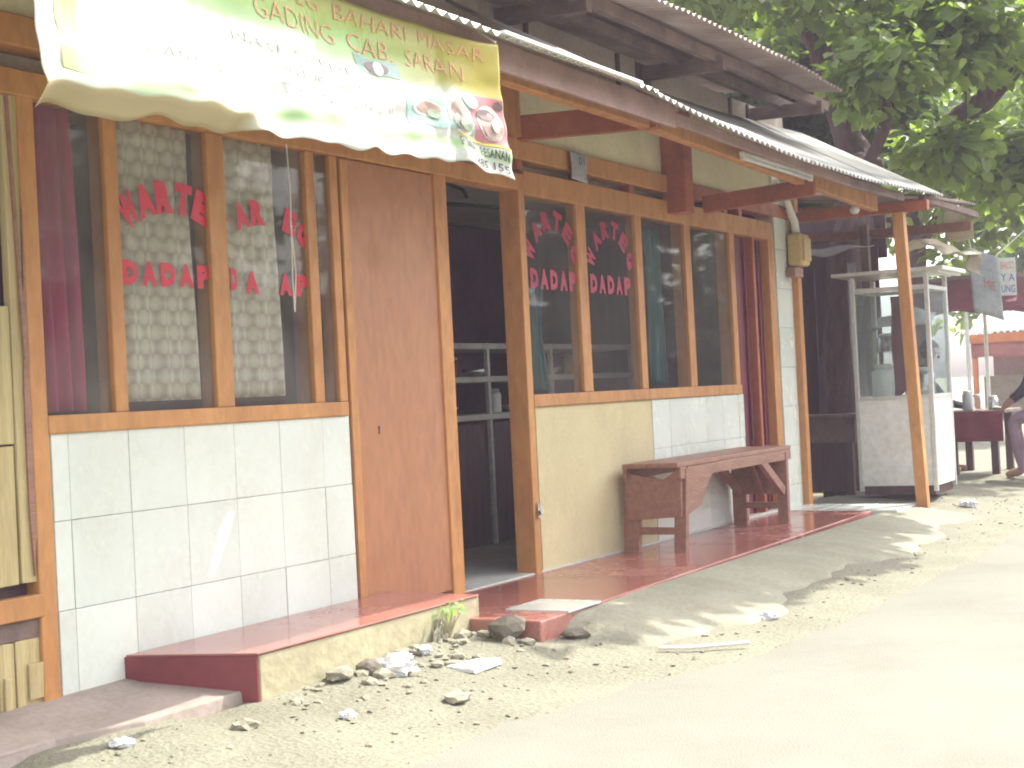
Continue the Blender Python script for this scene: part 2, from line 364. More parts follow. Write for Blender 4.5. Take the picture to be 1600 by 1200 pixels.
o = MB().grid(vfn(-1, 15), 260, 60).build('verge', 'dirt', smooth=True); o['kind'] = 'structure'
def vfar(u, v):
    x = 15 + u * 60; y = -2.7 + v * 12
    return (x, y, verge_z(15, y) if y < 0 else verge_z(15, 0))
MB().grid(vfar, 40, 30).build('yard', 'dirt', smooth=True)['kind'] = 'structure'
MB().box(-60, 120, -12, -7.2, -.3, .08).build('far_pavement', 'cement')['kind'] = 'structure'

# ------------------------------------------------------------------ the food stall building
stall = thing('food_stall', 'long orange framed food stall with white tiled walls, red lettered windows, zinc canopy', 'building', (7, .05, .1))
P = stall
ZT = 2.17      # underside of the header
# lower walls (body behind the tiles)
def wallseg(x0, x1, z0, z1, mt='grout', y0=0.0, y1=.12): return box('wall', mt, P, x0, x1, y0, y1, z0, z1, 0)
wallseg(3.635, 5.36, 0, 1.045); wallseg(8.535, 10.10, 0, 1.03)
box('plaster_panel', 'yellow', P, 7.05, 8.535, -.004, .12, 0, 1.03, .003)
# white tiles, 30 cm, left wall and right wall, each proud of the grout
def tiles(xs, zs, y=-.008, nm='wall_tile', mt='tile'):
    for i in range(len(xs) - 1):
        for k in range(len(zs) - 1):
            d = random.uniform(-.0015, .0015)
            box(nm, mt, P, xs[i] + .0013, xs[i + 1] - .0013, y + d, .001, zs[k] + .0013, zs[k + 1] - .0013, .0015)
tiles([3.645, 3.722, 4.012, 4.304, 4.590, 4.872, 5.165, 5.36], [.02, .138, .441, .747, 1.047])
tiles([8.54, 8.806, 9.106, 9.406, 9.706, 10.0, 10.098], [.02, .118, .418, .722, 1.028])
tiles([10.905, 11.245], [.02, .31, .61, .91, 1.21, 1.51, 1.81, 2.11, 2.41, 2.66], y=-.012)
box('wall', 'grout', P, 10.905, 11.25, 0.0, .14, 0, 2.7, 0)
# posts, mullions, sills, header in orange paint
def fr(name, x0, x1, z0, z1, y0=-.016, y1=.07, mt='orange', j=.002):
    k = 1 + min(y0, 0) / 3.92      # widths were measured on the wall plane
    return box(name, mt, P, x0 * k, x1 * k, y0, y1, z0, z1, .005, j)
fr('corner_post', 3.576, 3.648, .1, 2.19, -.02, .09)
for x0, x1 in ((3.968, 4.034), (4.518, 4.618), (5.140, 5.205), (5.318, 5.372)): fr('mullion', x0, x1, 1.108, 2.185, -.012)
fr('sill', 3.650, 5.374, 1.045, 1.108, -.022, .09)
fr('header', 3.3, 7.06, 2.185, 2.275, -.022, .09)
fr('door_jamb', 6.160, 6.268, .14, 2.187, -.02, .10)
fr('door_jamb', 6.985, 7.052, .14, 2.187, -.02, .10)
fr('sill', 7.055, 10.11, 1.03, 1.098, -.022, .09)
fr('header', 7.06, 10.90, ZT, 2.30, -.022, .09)
for x0, x1, y1 in ((7.652, 7.768, .06), (8.440, 8.530, .06), (9.20, 9.300, .09), (10.0, 10.092, .10)): fr('mullion', x0, x1, 1.098, ZT + .004, -.012, y1)
fr('door_jamb', 10.78, 10.905, .12, ZT + .004, -.014, .12)
fr('mullion', 10.45, 10.50, .12, ZT + .003, -.01, .06, 'orange2')
MB().bar((11.29, -.02, .11), (11.285, -.02, 2.66), .085, .085).build('corner_post', 'orange', P, .006)
# plate above the vents, vent blocks, yellow gables between plate and canopy
fr('wall_plate', 3.3, 9.25, 2.352, 2.462, -.026, .08)
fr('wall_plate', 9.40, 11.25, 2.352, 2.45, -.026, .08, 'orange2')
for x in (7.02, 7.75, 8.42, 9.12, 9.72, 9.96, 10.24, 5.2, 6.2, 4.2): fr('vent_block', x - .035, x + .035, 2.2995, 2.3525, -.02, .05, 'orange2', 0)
box('vent_backing', 'upwall', P, 3.3, 9.2, .09, .10, 2.276, 2.353, 0)
for x0, x1 in ((3.3, 7.04), (7.06, 9.24), (9.40, 11.2)): box('gable_panel', 'cream', P, x0, x1, .012, .05, 2.4625, 2.95, 0)
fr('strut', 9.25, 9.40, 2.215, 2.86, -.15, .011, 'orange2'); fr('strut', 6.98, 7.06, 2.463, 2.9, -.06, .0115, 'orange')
# the closed door between the tiles and the doorway
d = box('door', 'door', P, 5.374, 6.152, -.008, .032, .175, 2.182, .004)
box('door_stile', 'orange', d, 5.376, 5.43, -.013, -.007, .18, 2.178, .003)
box('door_stile', 'orange2', d, 6.138, 6.153, -.012, -.006, .18, 2.178, .002)
MB().tube([(5.582, -.0085, .985), (5.582, -.0115, .985)], .007, 8).box(5.578, 5.586, -.0105, -.0085, .955, .982).build('keyhole', 'black', d)
# maroon folding doors at the right end
box('maroon_door', 'maroon', P, 10.095, 10.27, .045, .075, .13, ZT, .004)
box('maroon_door', 'maroon', P, 10.275, 10.448, .05, .08, .13, ZT, .004)
box('maroon_door', 'maroon', P, 10.505, 10.755, .05, .08, .13, ZT, .004)
for x in (10.18, 10.36, 10.63): box('door_rib', 'maroon', P, x - .012, x + .012, .03, .052, .14, ZT - .01, .003)
MB().tube([(6.985, -.03, .47), (6.985, -.05, .475)], .016, 8).box(6.972, 6.998, -.034, -.029, .44, .52).build('door_knob', 'steel', P, smooth=False)

# window panes with the red stick-on letters (sub-parts of their panes)
def pane(x0, x1, z0, z1, mt='glass'): return box('window_pane', mt, P, x0, x1, .008, .012, z0, z1, 0)
pl = [pane(3.640, 3.972, 1.10, 2.19), pane(4.030, 4.522, 1.10, 2.19), pane(4.614, 5.144, 1.10, 2.19), pane(5.201, 5.322, 1.10, 2.19)]
pr = [pane(7.042, 7.656, 1.09, 2.178, 'glass2'), pane(7.764, 8.444, 1.09, 2.178, 'glass2'), pane(8.526, 9.174, 1.09, 2.178, 'glass2'), pane(9.296, 10.004, 1.09, 2.178, 'glass2')]
YS = .0055
def letter(par, ch, mt, f):
    mb = MB(); fit_text(mb, ch, f, .075); mb.build('letter', mt, par)
def row(par, mt, word, x0, pitch, wd, z0, h, drop=()):
    for i, ch in enumerate(word):
        if i in drop: continue
        a = x0 + i * pitch
        letter(par, ch, mt, lambda u, v, a=a: (a + u * wd, YS, z0 + v * h))
def arc(par, mt, word, cx, cz, rx, rz, a0, a1, wd, h, drop=()):
    n = len(word)
    for i, ch in enumerate(word):
        if i in drop: continue
        t = math.radians(a0 + (a1 - a0) * i / (n - 1))
        px = cx + rx * math.sin(t); pz = cz + rz * math.cos(t)
        tx = Vector((rx * math.cos(t), -rz * math.sin(t))).normalized(); nn = Vector((-tx.y, tx.x))
        def f(u, v):
            q = Vector((px, pz)) + tx * (u - .5) * wd + nn * v * h
            return (q.x, YS, q.y)
        letter(par, ch, mt, f)
arc(pl[1], 'sticker', 'WARTEG', 4.318, 1.65, .295, .20, -44, 46, .094, .125); row(pl[1], 'sticker', 'DADAP', 4.035, .100, .080, 1.573, .090)
arc(pl[2], 'sticker', 'WARTEG', 4.865, 1.645, .31, .20, -44, 46, .088, .105, drop=(0, 3)); row(pl[2], 'sticker', 'DADAP', 4.612, .108, .084, 1.562, .092, drop=(0, 2,))
letter(pl[2], 'D', 'sticker', lambda u, v: (4.632 + .04 * u, YS, 1.572 + v * .09))
for p, x0, cx in ((pr[0], 7.085, 7.36), (pr[1], 7.80, 8.09)):
    arc(p, 'sticker2', 'WARTEG', cx, 1.72, .245, .285, -62, 60, .10, .11); row(p, 'sticker2', 'DADAP', x0, .113, .09, 1.67, .112)

# interior room
box('room_floor', 'floor', P, 3.6, 11.2, -.01, 4.2, 0.0, .155, 0)
box('room_wall', 'room', P, 6.22, 11.2, 2.2, 2.3, .155, 2.449, 0); box('room_wall', 'room', P, 3.6, 6.16, 4.2, 4.3, 0, 2.9, 0)
box('room_wall', 'room', P, 3.55, 3.62, .13, 4.2, 0, 2.9, 0)
box('room_wall', 'room', P, 6.16, 6.22, .9, 4.2, .155, 2.749, 0)
box('side_wall', 'darkwood', P, 11.25, 11.33, .15, 4.3, 0, 3.0, 0)
box('ceiling', 'ceil', P, 3.62, 6.22, .101, 4.2, 2.75, 2.8, 0); box('ceiling', 'ceil', P, 6.222, 11.2, .101, 2.2, 2.45, 2.5, 0)
for (a, b, c) in (((6.4, .5, 2.44), (7.9, .9, 2.38), (8.6, 1.3, 2.44)), ((6.5, .8, 2.35), (7.6, .95, 2.28), (8.5, 1.0, 2.33)), ((7.3, .8, 2.2), (7.8, 1.0, 2.17), (8.6, 1.2, 2.22))):
    MB().tube([a, Vector(a).lerp(Vector(b), .5) + Vector((0, 0, -.03)), b, c], .012, 6).build('cable', 'black', P)

# outriggers, purlin, fascia boards, canopy sheets
PUR = -.77
MB().bar((3.0, PUR, 2.49), (7.05, PUR, 2.475), .06, .12).build('purlin', 'orange', P, .005)
MB().bar((7.02, PUR - .005, 2.47), (10.93, PUR - .005, 2.375), .06, .12).build('purlin', 'orange', P, .005)
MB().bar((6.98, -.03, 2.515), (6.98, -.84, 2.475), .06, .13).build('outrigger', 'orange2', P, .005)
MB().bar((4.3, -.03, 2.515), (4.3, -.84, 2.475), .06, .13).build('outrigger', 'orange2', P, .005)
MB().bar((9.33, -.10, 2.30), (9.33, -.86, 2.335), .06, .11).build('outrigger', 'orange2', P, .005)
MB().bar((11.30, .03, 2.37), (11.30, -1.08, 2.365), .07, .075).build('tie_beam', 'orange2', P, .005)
MB().bar((11.31, -.925, .10), (11.30, -.855, 2.33), .085, .085, up=(1, 0, 0)).build('canopy_post', 'orange', P, .006)
MB().bar((3.0, -1.0, 2.435), (6.80, -1.0, 2.42), .022, .115).build('fascia_board', 'fascia', P, .003)
MB().bar((6.805, -1.0, 2.41), (9.6, -1.0, 2.375), .022, .062).build('fascia_board', 'fascia', P, .003)
MB().bar((9.605, -.995, 2.375), (10.9, -1.0, 2.395), .022, .06).build('fascia_board', 'greywood', P, .003)
EDGE = -1.12
def edge_z(x):
    if x < 6.32: return 2.458
    t = (x - 6.32) / 5.3
    return 2.46 - .085 * math.sin(math.pi * min(1, t * 1.0) ** .9) + .0 * t
def sheet(x0, x1, ye, y1, zf, slope, sag=0., amp=.011, pitch=.0765, name='roof_sheet', mt='zinc', dz=0., parent=P, hole=None):
    n = max(8, int((x1 - x0) / pitch * 8)); yj = ye + random.uniform(-.012, .012)
    def f(u, v):
        x = x0 + u * (x1 - x0); y = yj + v * (y1 - yj)
        return (x, y, zf(x) + dz + amp * math.sin(2 * math.pi * x / pitch) + slope * (y - ye) - sag * math.sin(math.pi * v))
    mb = MB().grid(f, n, 40 if hole else 5)
    if hole:      # a slot cut out of the sheet that lets a streak of sun onto the tiles
        hx, hy, rx, ry = hole
        mb.f = [q for q in mb.f if ((sum(mb.v[i][0] for i in q) / 4 - hx) / rx) ** 2 + ((sum(mb.v[i][1] for i in q) / 4 - hy) / ry) ** 2 > 1]; mb.mi = [0] * len(mb.f)
    return mb.build(name, mt, parent, solid=.0015, smooth=True)
for i, x in enumerate(np.arange(1.7, 6.3, .77)): sheet(x, min(x + .82, 6.36), EDGE, .0, edge_z, .45, dz=.002 * (i % 2), amp=.010, hole=(5.93, -.695, .020, .024) if x < 5.91 < x + .77 else None)
for i, x in enumerate(np.arange(6.34, 11.4, .77)): sheet(x, min(x + .82, 11.75), EDGE + .02, .0, edge_z, .56, dz=.004 + .003 * (i % 2))
# upper wall, eave brackets, main roof
box('upper_wall', 'upwall', P, 3.3, 8.62, .03, .13, 2.90, 3.17, 0); box('upper_wall', 'upwall', P, 8.86, 11.33, .03, .13, 2.90, 3.17, 0)
box('upper_wall', 'darkwood', P, 8.62, 8.86, .05, .12, 2.90, 3.17, 0)  # dark panel stands in for the shaded opening in this wall
for x in (4.4, 5.8, 7.2, 8.35, 10.2, 10.55): box('wall_stud', 'darkwood', P, x - .018, x + .018, .012, .03, 2.92, 3.16, .002)
for x in (5.0, 6.9, 8.75, 10.65): MB().bar((x, .03, 3.10), (x, -.52, 3.085), .06, .09).build('eave_bracket', 'greywood', P, .004)
MB().bar((2.5, -.46, 3.135), (10.9, -.46, 3.125), .05, .07).build('purlin', 'greywood', P, .004)
MB().bar((2.5, -.20, 3.155), (10.9, -.20, 3.15), .05, .07).build('purlin', 'greywood', P, .004)
for i, x in enumerate(np.arange(2.2, 10.4, .77)): sheet(x, min(x + .82, 10.5), -.73, 4.4, lambda x: 3.145 + .02 * math.sin(.9 * x), .14, mt='oldzinc', name='upper_roof_sheet', dz=.004 * (i % 2), amp=.012)

# ------------------------------------------------------------------ platforms and floors at the building foot
MB().add([(3.95, -.017, 0), (4.11, -.484, 0), (5.575, -.496, 0), (5.575, -.017, 0), (3.95, -.017, .234), (4.11, -.484, .234), (5.575, -.496, .236), (5.575, -.017, .236)], [(0, 3, 2, 1), (4, 5, 6, 7), (0, 1, 5, 4), (1, 2, 6, 5), (2, 3, 7, 6), (3, 0, 4, 7)]).build('raised_step', ['yellow2'], bevel=.006)
st = bpy.data.objects['raised_step']; tag(st, kind='structure')
MB().add([(x, y, z) for z in (.2375, .245) for x, y in ((3.940, -.016), (4.093, -.489), (5.568, -.501), (5.568, -.016))], [(0, 3, 2, 1), (4, 5, 6, 7), (0, 1, 5, 4), (1, 2, 6, 5), (2, 3, 7, 6), (3, 0, 4, 7)]).build('step_floor', 'red', st, .002)
MB().add([(x, y, z) for z in (.02, .2368) for x, y in ((3.938, -.004), (4.096, -.480), (4.1085, -.480), (3.9505, -.004))], [(0, 3, 2, 1), (4, 5, 6, 7), (0, 1, 5, 4), (1, 2, 6, 5), (2, 3, 7, 6), (3, 0, 4, 7)]).build('step_end_tile', 'redend', st, .002)
pt = MB().add([(5.49, 0, .0), (5.49, -.845, .0), (10.75, -.70, .0), (10.75, 0, .0), (5.49, 0, .152), (5.49, -.845, .152), (10.75, -.70, .135), (10.75, 0, .135)],
              [(0, 3, 2, 1), (4, 5, 6, 7), (0, 1, 5, 4), (1, 2, 6, 5), (2, 3, 7, 6), (3, 0, 4, 7)]).build('patio', 'red', bevel=.008)
pt['kind'] = 'structure'
def sst(a, b, x):
    t = max(0, min(1, (x - a) / (b - a))); return t * t * (3 - 2 * t)
def apron(u, v):
    x = 5.62 + u * 5.6; y0 = -.82 + .03 * u; y1 = -1.38 - .09 * math.sin(2.2 * x) - .05 * math.sin(5.7 * x + 1) - .02 * math.sin(17 * x) + .15 * max(0, 1 - (x - 5.62) / .6)
    y = y0 + v * (y1 - y0)
    q = max(min(1, v * 1.02), sst(.05, 0, u)); za = .140 - .012 * u
    return (x, y, za * (1 - q) + (verge_z(x, y) + .006 - .03 * sst(.90, 1, v) - .03 * sst(.03, 0, u)) * q)
ap = MB().grid(apron, 150, 24).build('cement_apron', 'cement', smooth=True); ap['kind'] = 'structure'
wt = MB().box(5.742, 6.058, -.845, -.528, .146, .1565).build('floor_tile', 'tile', pt, .002)
def endtile(i, j):
    return MB().box(10.76 + i * .272, 11.025 + i * .272, -.30 - j * .29, -.015 - j * .29, .06, .138 - .002 * j).build('floor_tile', 'tile', pt, .003)
for i in range(2):
    for j in range(3): endtile(i, j)
sl = MB().add([(1.5, 0, 0), (1.5, -.30, 0), (3.35, -.30, 0), (3.62, -.415, 0), (4.13, -.43, 0), (4.13, 0, 0), (1.5, 0, .14), (1.5, -.30, .10), (3.35, -.28, .10), (3.62, -.40, .108), (4.14, -.425, .112), (4.14, 0, .163)],
              [(0, 5, 4, 3, 2, 1), (6, 7, 8, 9, 10, 11)] + [(i, (i + 1) % 6, (i + 1) % 6 + 6, i + 6) for i in range(6)]).build('slab', 'slab', bevel=.008)
sl['kind'] = 'structure'
# white rubble strip under the slab edge

# ------------------------------------------------------------------ plank wall at the left end
pw = thing('plank_wall', 'pale plank wall patched with boards at the left of the stall, brown rail across it', 'wall', (3.0, .05, .1))
xs = [1.9, 2.12, 2.35, 2.58, 2.80, 3.03, 3.22, 3.385]
for a, b in zip(xs[:-1], xs[1:]):
    box('board', 'plank', pw, a + .003, b - .003, .0 + random.uniform(-.006, .006), .03, .56, 1.475 + random.uniform(-.03, .03), .003, .003)
    box('board', 'plank', pw, a + .004, b - .004, .0 + random.uniform(-.006, .006), .03, .12 + random.uniform(0, .03), .44, .003, .004)
box('board', 'plank', pw, 3.388, 3.494, -.004, .025, 1.02, 1.478, .003, .002)
box('board', 'plank', pw, 3.386, 3.490, .0, .025, .556, 1.014, .003, .002)
box('board', 'plank', pw, 3.498, 3.574, -.008, .022, .556, 2.185, .003, .002)
MB().bar((3.515, -.014, 2.18), (3.545, -.016, 1.30), .012, .012, up=(0, 1, 0)).build('batten', 'brown', pw, .002)
pts = [(3.570, 2.18), (3.553, 1.6), (3.535, 1.2), (3.534, .80), (3.545, .577), (3.556, .70), (3.575, .62), (3.575, 1.3), (3.576, 2.18)]
n_ = len(pts)
MB().add([(x, -.016, z) for x, z in pts] + [(x, -.006, z) for x, z in pts], [tuple(range(n_)), tuple(range(2 * n_ - 1, n_ - 1, -1))] + [(i, i + n_, (i + 1) % n_ + n_, (i + 1) % n_) for i in range(n_)]).build('split_board', 'brown', pw)
box('rail', 'orange', pw, 1.9, 3.574, -.024, .012, .44, .515, .004, .002)
box('board', 'greywood', pw, 3.388, 3.574, -.006, .022, .372, .438, .003, .002)  # greyish wood, its dark colour doubles as the shadow band under the rail
box('board', 'plank', pw, 3.388, 3.452, -.002, .022, .15, .370, .003, .002)
box('board', 'plank', pw, 3.456, 3.574, -.004, .022, .15, .370, .003, .002)
box('board', 'plank', pw, 3.50, 3.566, -.016, -.005, .17, .29, .003, .002)
box('board', 'plank', pw, 3.40, 3.43, -.013, -.003, .15, .26, .003, .002)
box('wall_backing', 'darkwood', pw, 1.9, 3.555, .04, .06, .1, 2.27, 0)

# ------------------------------------------------------------------ banner
UL, UR = 2.68, 4.90
def lerp(a, b, t): return a + (b - a) * t
def BAN(u, v, off=0.):
    w_ = 1 - v; k = sst(.845, .875, u) * (u - .86) / .14 if u > .845 else 0
    x = lerp(UL, UR, u) + .035 * w_ * u
    zt = 2.47 - .045 * math.sin(math.pi * min(1, max(0, (u - .35) / .65))) - .05 * sst(.80, 1, u)
    zb = 1.880 + .055 * sst(0, .6, u) + .012 * math.sin(9 * u) + .006 * math.sin(31 * u) + .006 * math.sin(73 * u) + .007 * math.sin(41 * u + 2) * math.sin(11 * u)
    zb -= .030 * sst(.90, 1.0, u)
    yt = -1.03 - .085 * k
    yb = lerp(-1.135, -1.085, u) - .055 * k
    y = lerp(yt, yb, w_ ** 2)
    y += (.012 * math.sin(19 * u + 2.5 * v) + .006 * math.sin(47 * u + 1)) * w_ * (1 - .5 * sst(.85, .9, u))
    y += (.005 * math.sin(61 * u + 9 * v) + .005 * math.sin(23 * u - 31 * v) + .008 * abs(math.sin(13 * u + 8 * v + 2 * math.sin(5 * u)))) * w_
    y += .012 * math.sin(2 * math.pi * (v * 1.3 + .35 * u)) * (v * w_) * 2.2
    y += .016 * math.exp(-((u - .865) / .010) ** 2) * w_ * 1.5
    z = lerp(zt, zb, w_)
    if u < .36 and v < .10:
        q = (.10 - v) / .10; amp = sst(.36, .33, u)
        y += .085 * q * amp; z += .012 * q * amp * math.sin(40 * u)
    return (x, y - off, z)
bn = thing('banner', 'sagging green, white and yellow printed banner hung under the canopy edge, sunlit below', 'banner', (4.0, -1.0, 1.9))
me_b = MB().grid(lambda u, v: BAN(u, v), 260, 44)
ob = me_b.build('banner_sheet', 'banner', bn, smooth=True, solid=.0012)
uvl = ob.data.uv_layers.new(name='uv')
li = np.empty(len(ob.data.loops), np.int32); ob.data.loops.foreach_get('vertex_index', li)
uvs = np.stack([(li % 261) / 260., (li // 261) / 44.], 1).astype(np.float32); uvl.data.foreach_set('uv', uvs.ravel())
def bprint(name, mt, s, u0, u1, v0, v1, slope=0., bold=0., off=.004):
    n = len(s); i = 0
    for wrd in s.split(' '):
        a = u0 + (u1 - u0) * i / n; b = u0 + (u1 - u0) * (i + len(wrd) - .15) / n; i += len(wrd) + 1
        mb = MB(); fit_text(mb, wrd, lambda p, q, a=a, b=b: BAN(a + (b - a) * p, v0 + (v1 - v0) * q + slope * (a + (b - a) * p - u0), off), bold)
        mb.build(name, mt, bn)
def bpatch(name, mt, u0, u1, v0, v1, off=.003):
    return MB().grid(lambda p, q: BAN(lerp(u0, u1, p), lerp(v0, v1, q), off), 10, 10).build(name, mt, bn, smooth=True)
def boval(name, mt, u, v, ru, rv, off=.005, inner=0., n=26):
    mb = MB(); vs = [BAN(u, v, off)] if not inner else []
    for k in range(n):
        t = 2 * math.pi * k / n; vs.append(BAN(u + ru * math.cos(t), v + rv * math.sin(t), off))
        if inner: vs.append(BAN(u + ru * inner * math.cos(t), v + rv * inner * math.sin(t), off))
    if inner: fs = [(2 * k, 2 * ((k + 1) % n), 2 * ((k + 1) % n) + 1, 2 * k + 1) for k in range(n)]
    else: fs = [(0, 1 + k, 1 + (k + 1) % n) for k in range(n)]
    return mb.add(vs, fs).build(name, mt, bn)
bprint('banner_lettering', 'redink', 'WARTEG BAHARI MASAR', .36, .97, .86, .955, -.02, -.018)
bprint('banner_lettering', 'redink', 'GADING CAB. SARAN', .40, .92, .69, .81, -.05, -.016)
bprint('banner_lettering', 'greyink', 'NASI SABDI', .34, .60, .50, .555, .0, .0)
bprint('banner_lettering', 'greyink', 'UNTUK UMUM', .43, .64, .385, .44, .0, .0)
bprint('banner_lettering', 'greyink', 'TUMPENGAN NURUL', .43, .72, .26, .325, .0, .0)
bprint('banner_lettering', 'greyink', 'CATERING', .17, .34, .30, .36, .0, -.01)
bprint('banner_lettering', 'greyink', 'SEDIA', .08, .15, .60, .68, .0, -.01)
bprint('banner_lettering', 'ink', 'RIMA PESANAN', .876, .994, .125, .195, -.10, .012)
bprint('banner_lettering', 'ink', '285 155', .905, .995, .035, .095, -.12, .012)
MT['p_cream'] = flat('print_cream', (.66, .58, .33), .4)
bpatch('banner_stripe', 'p_cream', .03, .062, .16, .95)
# printed pictures of dishes
bpatch('dish_print', 'p_teal', .625, .74, .55, .66); boval('dish_print', 'p_dark', .68, .60, .03, .045); boval('dish_print', 'p_white', .685, .60, .012, .05, .006)
bpatch('dish_print', 'p_teal', .74, .915, .25, .50); bpatch('dish_print', 'p_pink', .918, .998, .215, .585)
boval('dish_print', 'p_white', .958, .38, .032, .135); boval('dish_print', 'p_food', .960, .37, .027, .115, .007); boval('dish_print', 'p_dark', .950, .44, .022, .045, .009); boval('dish_print', 'p_white', .966, .36, .010, .05, .010)
boval('dish_print', 'p_white', .888, .36, .026, .15); boval('dish_print', 'p_food', .889, .36, .021, .125, .007); boval('dish_print', 'p_grn', .892, .30, .014, .05, .009)
boval('dish_print', 'p_white', .80, .37, .045, .06); boval('dish_print', 'p_food', .80, .372, .034, .045, .007); boval('dish_print', 'p_grn', .815, .34, .018, .03, .009)
boval('dish_print', 'p_white', .918, .52, .017, .055, .008); boval('dish_print', 'p_dark', .985, .53, .010, .035, .007)
bpatch('banner_stripe', 'p_yel', .872, .998, .205, .222, .006)
for a in ((4.885, -1.115, 2.425), (3.7, -1.03, 2.455), (2.70, -1.03, 2.465)):
    MB().tube([a, (a[0] + .02, -1.02, 2.49)], .004, 5).build('banner_tie', 'string', bn)

# ------------------------------------------------------------------ string, lamps, meter, notice
st_ = MB().tube([(4.975, -.036, 2.19), (4.975, -.045, 2.0), (4.968, -.045, 1.85), (4.985, -.045, 1.66), (4.967, -.045, 1.49), (4.962, -.045, 1.62), (4.97, -.046, 1.85)], .003, 5).build('string', 'string')
tag(st_, 'thin pale string looped down from the header over the third left window', 'string')
def tube_light(label, p, q, r=.014):
    p = Vector(p); q = Vector(q); t = thing('tube_light', label, 'lamp', p.lerp(q, .5))
    up = Vector((0, 0, .022))
    MB().bar(p + up, q + up, .028, .02).build('batten_housing', 'white', t, .004)
    d = (q - p).normalized(); MB().tube([p + d * .05, q - d * .05], r, 10).build('lamp_tube', 'plastic', t, smooth=True)
    for a in (p + d * .025, q - d * .025): MB().bar(a - d * .02, a + d * .02, .024, .028).build('lamp_holder', 'white', t, .003)
tube_light('dusty fluorescent tube fixed under the canopy just left of the orange corner post', (7.95, -.90, 2.365), (9.16, -.90, 2.362))
MB().bar((4.92, -1.125, 2.468), (6.15, -1.125, 2.466), .03, .016).build('edge_strip', 'white', P, .003)
b_ = thing('bulb_socket', 'round white bulb socket under the tip of the canopy beam', 'lamp', (10.6, -.73, 2.30))
MB().lathe((10.6, -.73, 2.275), [(.004, 0), (.022, .004), (.034, .02), (.036, .035), (.028, .05), (.014, .058)], 14).build('bulb', 'plastic', b_, smooth=True)
MB().lathe((10.6, -.73, 2.332), [(.018, 0), (.018, .03)], 12).build('socket', 'white', b_)
mtx = thing('electric_meter', 'yellowed electricity meter box with a cable on the narrow white tiled wall', 'meter box', (11.2, -.06, 1.97))
MB().box(11.13, 11.33, -.145, -.022, 1.985, 2.235).build('case', 'meter', mtx, .025)
MB().box(11.15, 11.31, -.160, -.143, 2.02, 2.20).build('cover', 'meter', mtx, .015)
MB().tube([(11.2, -.08, 2.235), (11.19, -.075, 2.33), (11.12, -.07, 2.40), (11.08, -.05, 2.5), (11.05, -.045, 2.66)], .03, 10).build('conduit', 'white', mtx, smooth=True)
MB().tube([(11.0, -.03, 2.44), (11.1, -.05, 2.42), (11.22, -.06, 2.37), (11.27, -.06, 2.25)], .006, 6).build('cable', 'black', mtx)
MB().box(11.10, 11.30, -.09, -.02, 1.90, 1.975).build('wood_bracket', 'brown', mtx, .006)
nb = thing('plastic_notice', 'limp printed plastic notice pinned to the beam above the right windows', 'notice', (7.62, -.05, 2.29))
ns = MB().grid(lambda u, v: (7.52 + .2 * u, -.050 - .005 * math.sin(3 * u + 4 * v), 2.30 + .165 * v - .012 * u), 8, 8).build('sheet', 'greytarp', nb, smooth=True, solid=.001)
mb = MB(); fit_text(mb, '01', lambda u, v: (7.60 + .07 * u, -.060, 2.385 + .05 * v), .0); mb.build('notice_lettering', 'ink', nb)

# ------------------------------------------------------------------ curtains and things inside
def curtain(label, x0, x1, z0, z1, y, mt, amp=.015, waves=4, pinch=0.):
    def f(u, v):
        c = .5 + (u - .5) * (1 - pinch * math.sin(math.pi * v) ** 2)
        return (x0 + c * (x1 - x0), y + amp * math.sin(2 * math.pi * waves * u + 1.2 * v) + .006 * math.sin(17 * u + 5 * v), z0 + v * (z1 - z0))
    o = MB().grid(f, 40, 14).build('curtain', mt, smooth=True, solid=.002)
    return tag(o, label, 'curtain')
curtain('magenta curtain drawn to the left side of the leftmost window', 3.66, 3.86, 1.12, 2.2, .045, 'magenta', .02, 3)
curtain('scale patterned lace curtain behind the left WARTEG lettering beside the leftmost window', 4.04, 4.45, 1.145, 2.2, .034, 'lace', .011, 5)
curtain('scale patterned lace curtain behind the window with the hanging string', 4.60, 4.97, 1.145, 2.2, .034, 'lace', .011, 5)
curtain('teal curtain gathered behind the first window right of the doorway', 7.50, 7.74, 1.12, 1.75, .30, 'teal', .03, 4, .6)
curtain('dark teal curtain hanging behind the third window right of the doorway', 9.02, 9.22, 1.12, 2.15, .20, 'teal', .025, 4, .3)
rk = thing('serving_rack', 'glass serving rack with pale shelves standing inside behind the doorway', 'shelf', (8.6, 1.2, .16))
for z in (.97, 1.21, 1.42): box('shelf', 'ceil', rk, 7.5, 10.4, .98, 1.42, z - .018, z + .018, .003)
for x in (7.52, 8.25, 9.1, 10.38): box('post', 'alu', rk, x - .014, x + .014, .985, 1.013, .16, 1.44, .002)
box('cabinet', 'darkwood', rk, 7.5, 10.4, 1.02, 1.40, .16, .93, .004)
def jar(x, y, z, r, h, mt, lab, nm='jar', cat='jar', lid='white'):
    t = thing(nm, lab, cat, (x, y, z))
    MB().lathe((x, y, z), [(r * .9, 0), (r, .01), (r, h * .78), (r * .75, h * .86)], 16).build('body', mt, t, smooth=True)
    MB().lathe((x, y, z + h * .862), [(r * .78, 0), (r * .78, h * .12), (r * .6, h * .14)], 14).build('lid', lid, t, smooth=True)
def dish(x, y, z, r, lab, mt='white'):
    o = MB().lathe((x, y, z), [(r * .45, 0), (r * .6, .008), (r, .05), (r * .97, .05), (r * .5, .014)], 18).build('bowl', mt, smooth=True); tag(o, lab, 'bowl')
dish(8.0, 1.2, .99, .11, 'white bowl on the bottom serving shelf seen through the doorway')
dish(8.42, 1.2, 1.23, .09, 'small steel bowl on the middle serving shelf seen through the doorway', 'steel')
dish(9.0, 1.2, .99, .14, 'large white bowl on the bottom shelf behind the second right window')
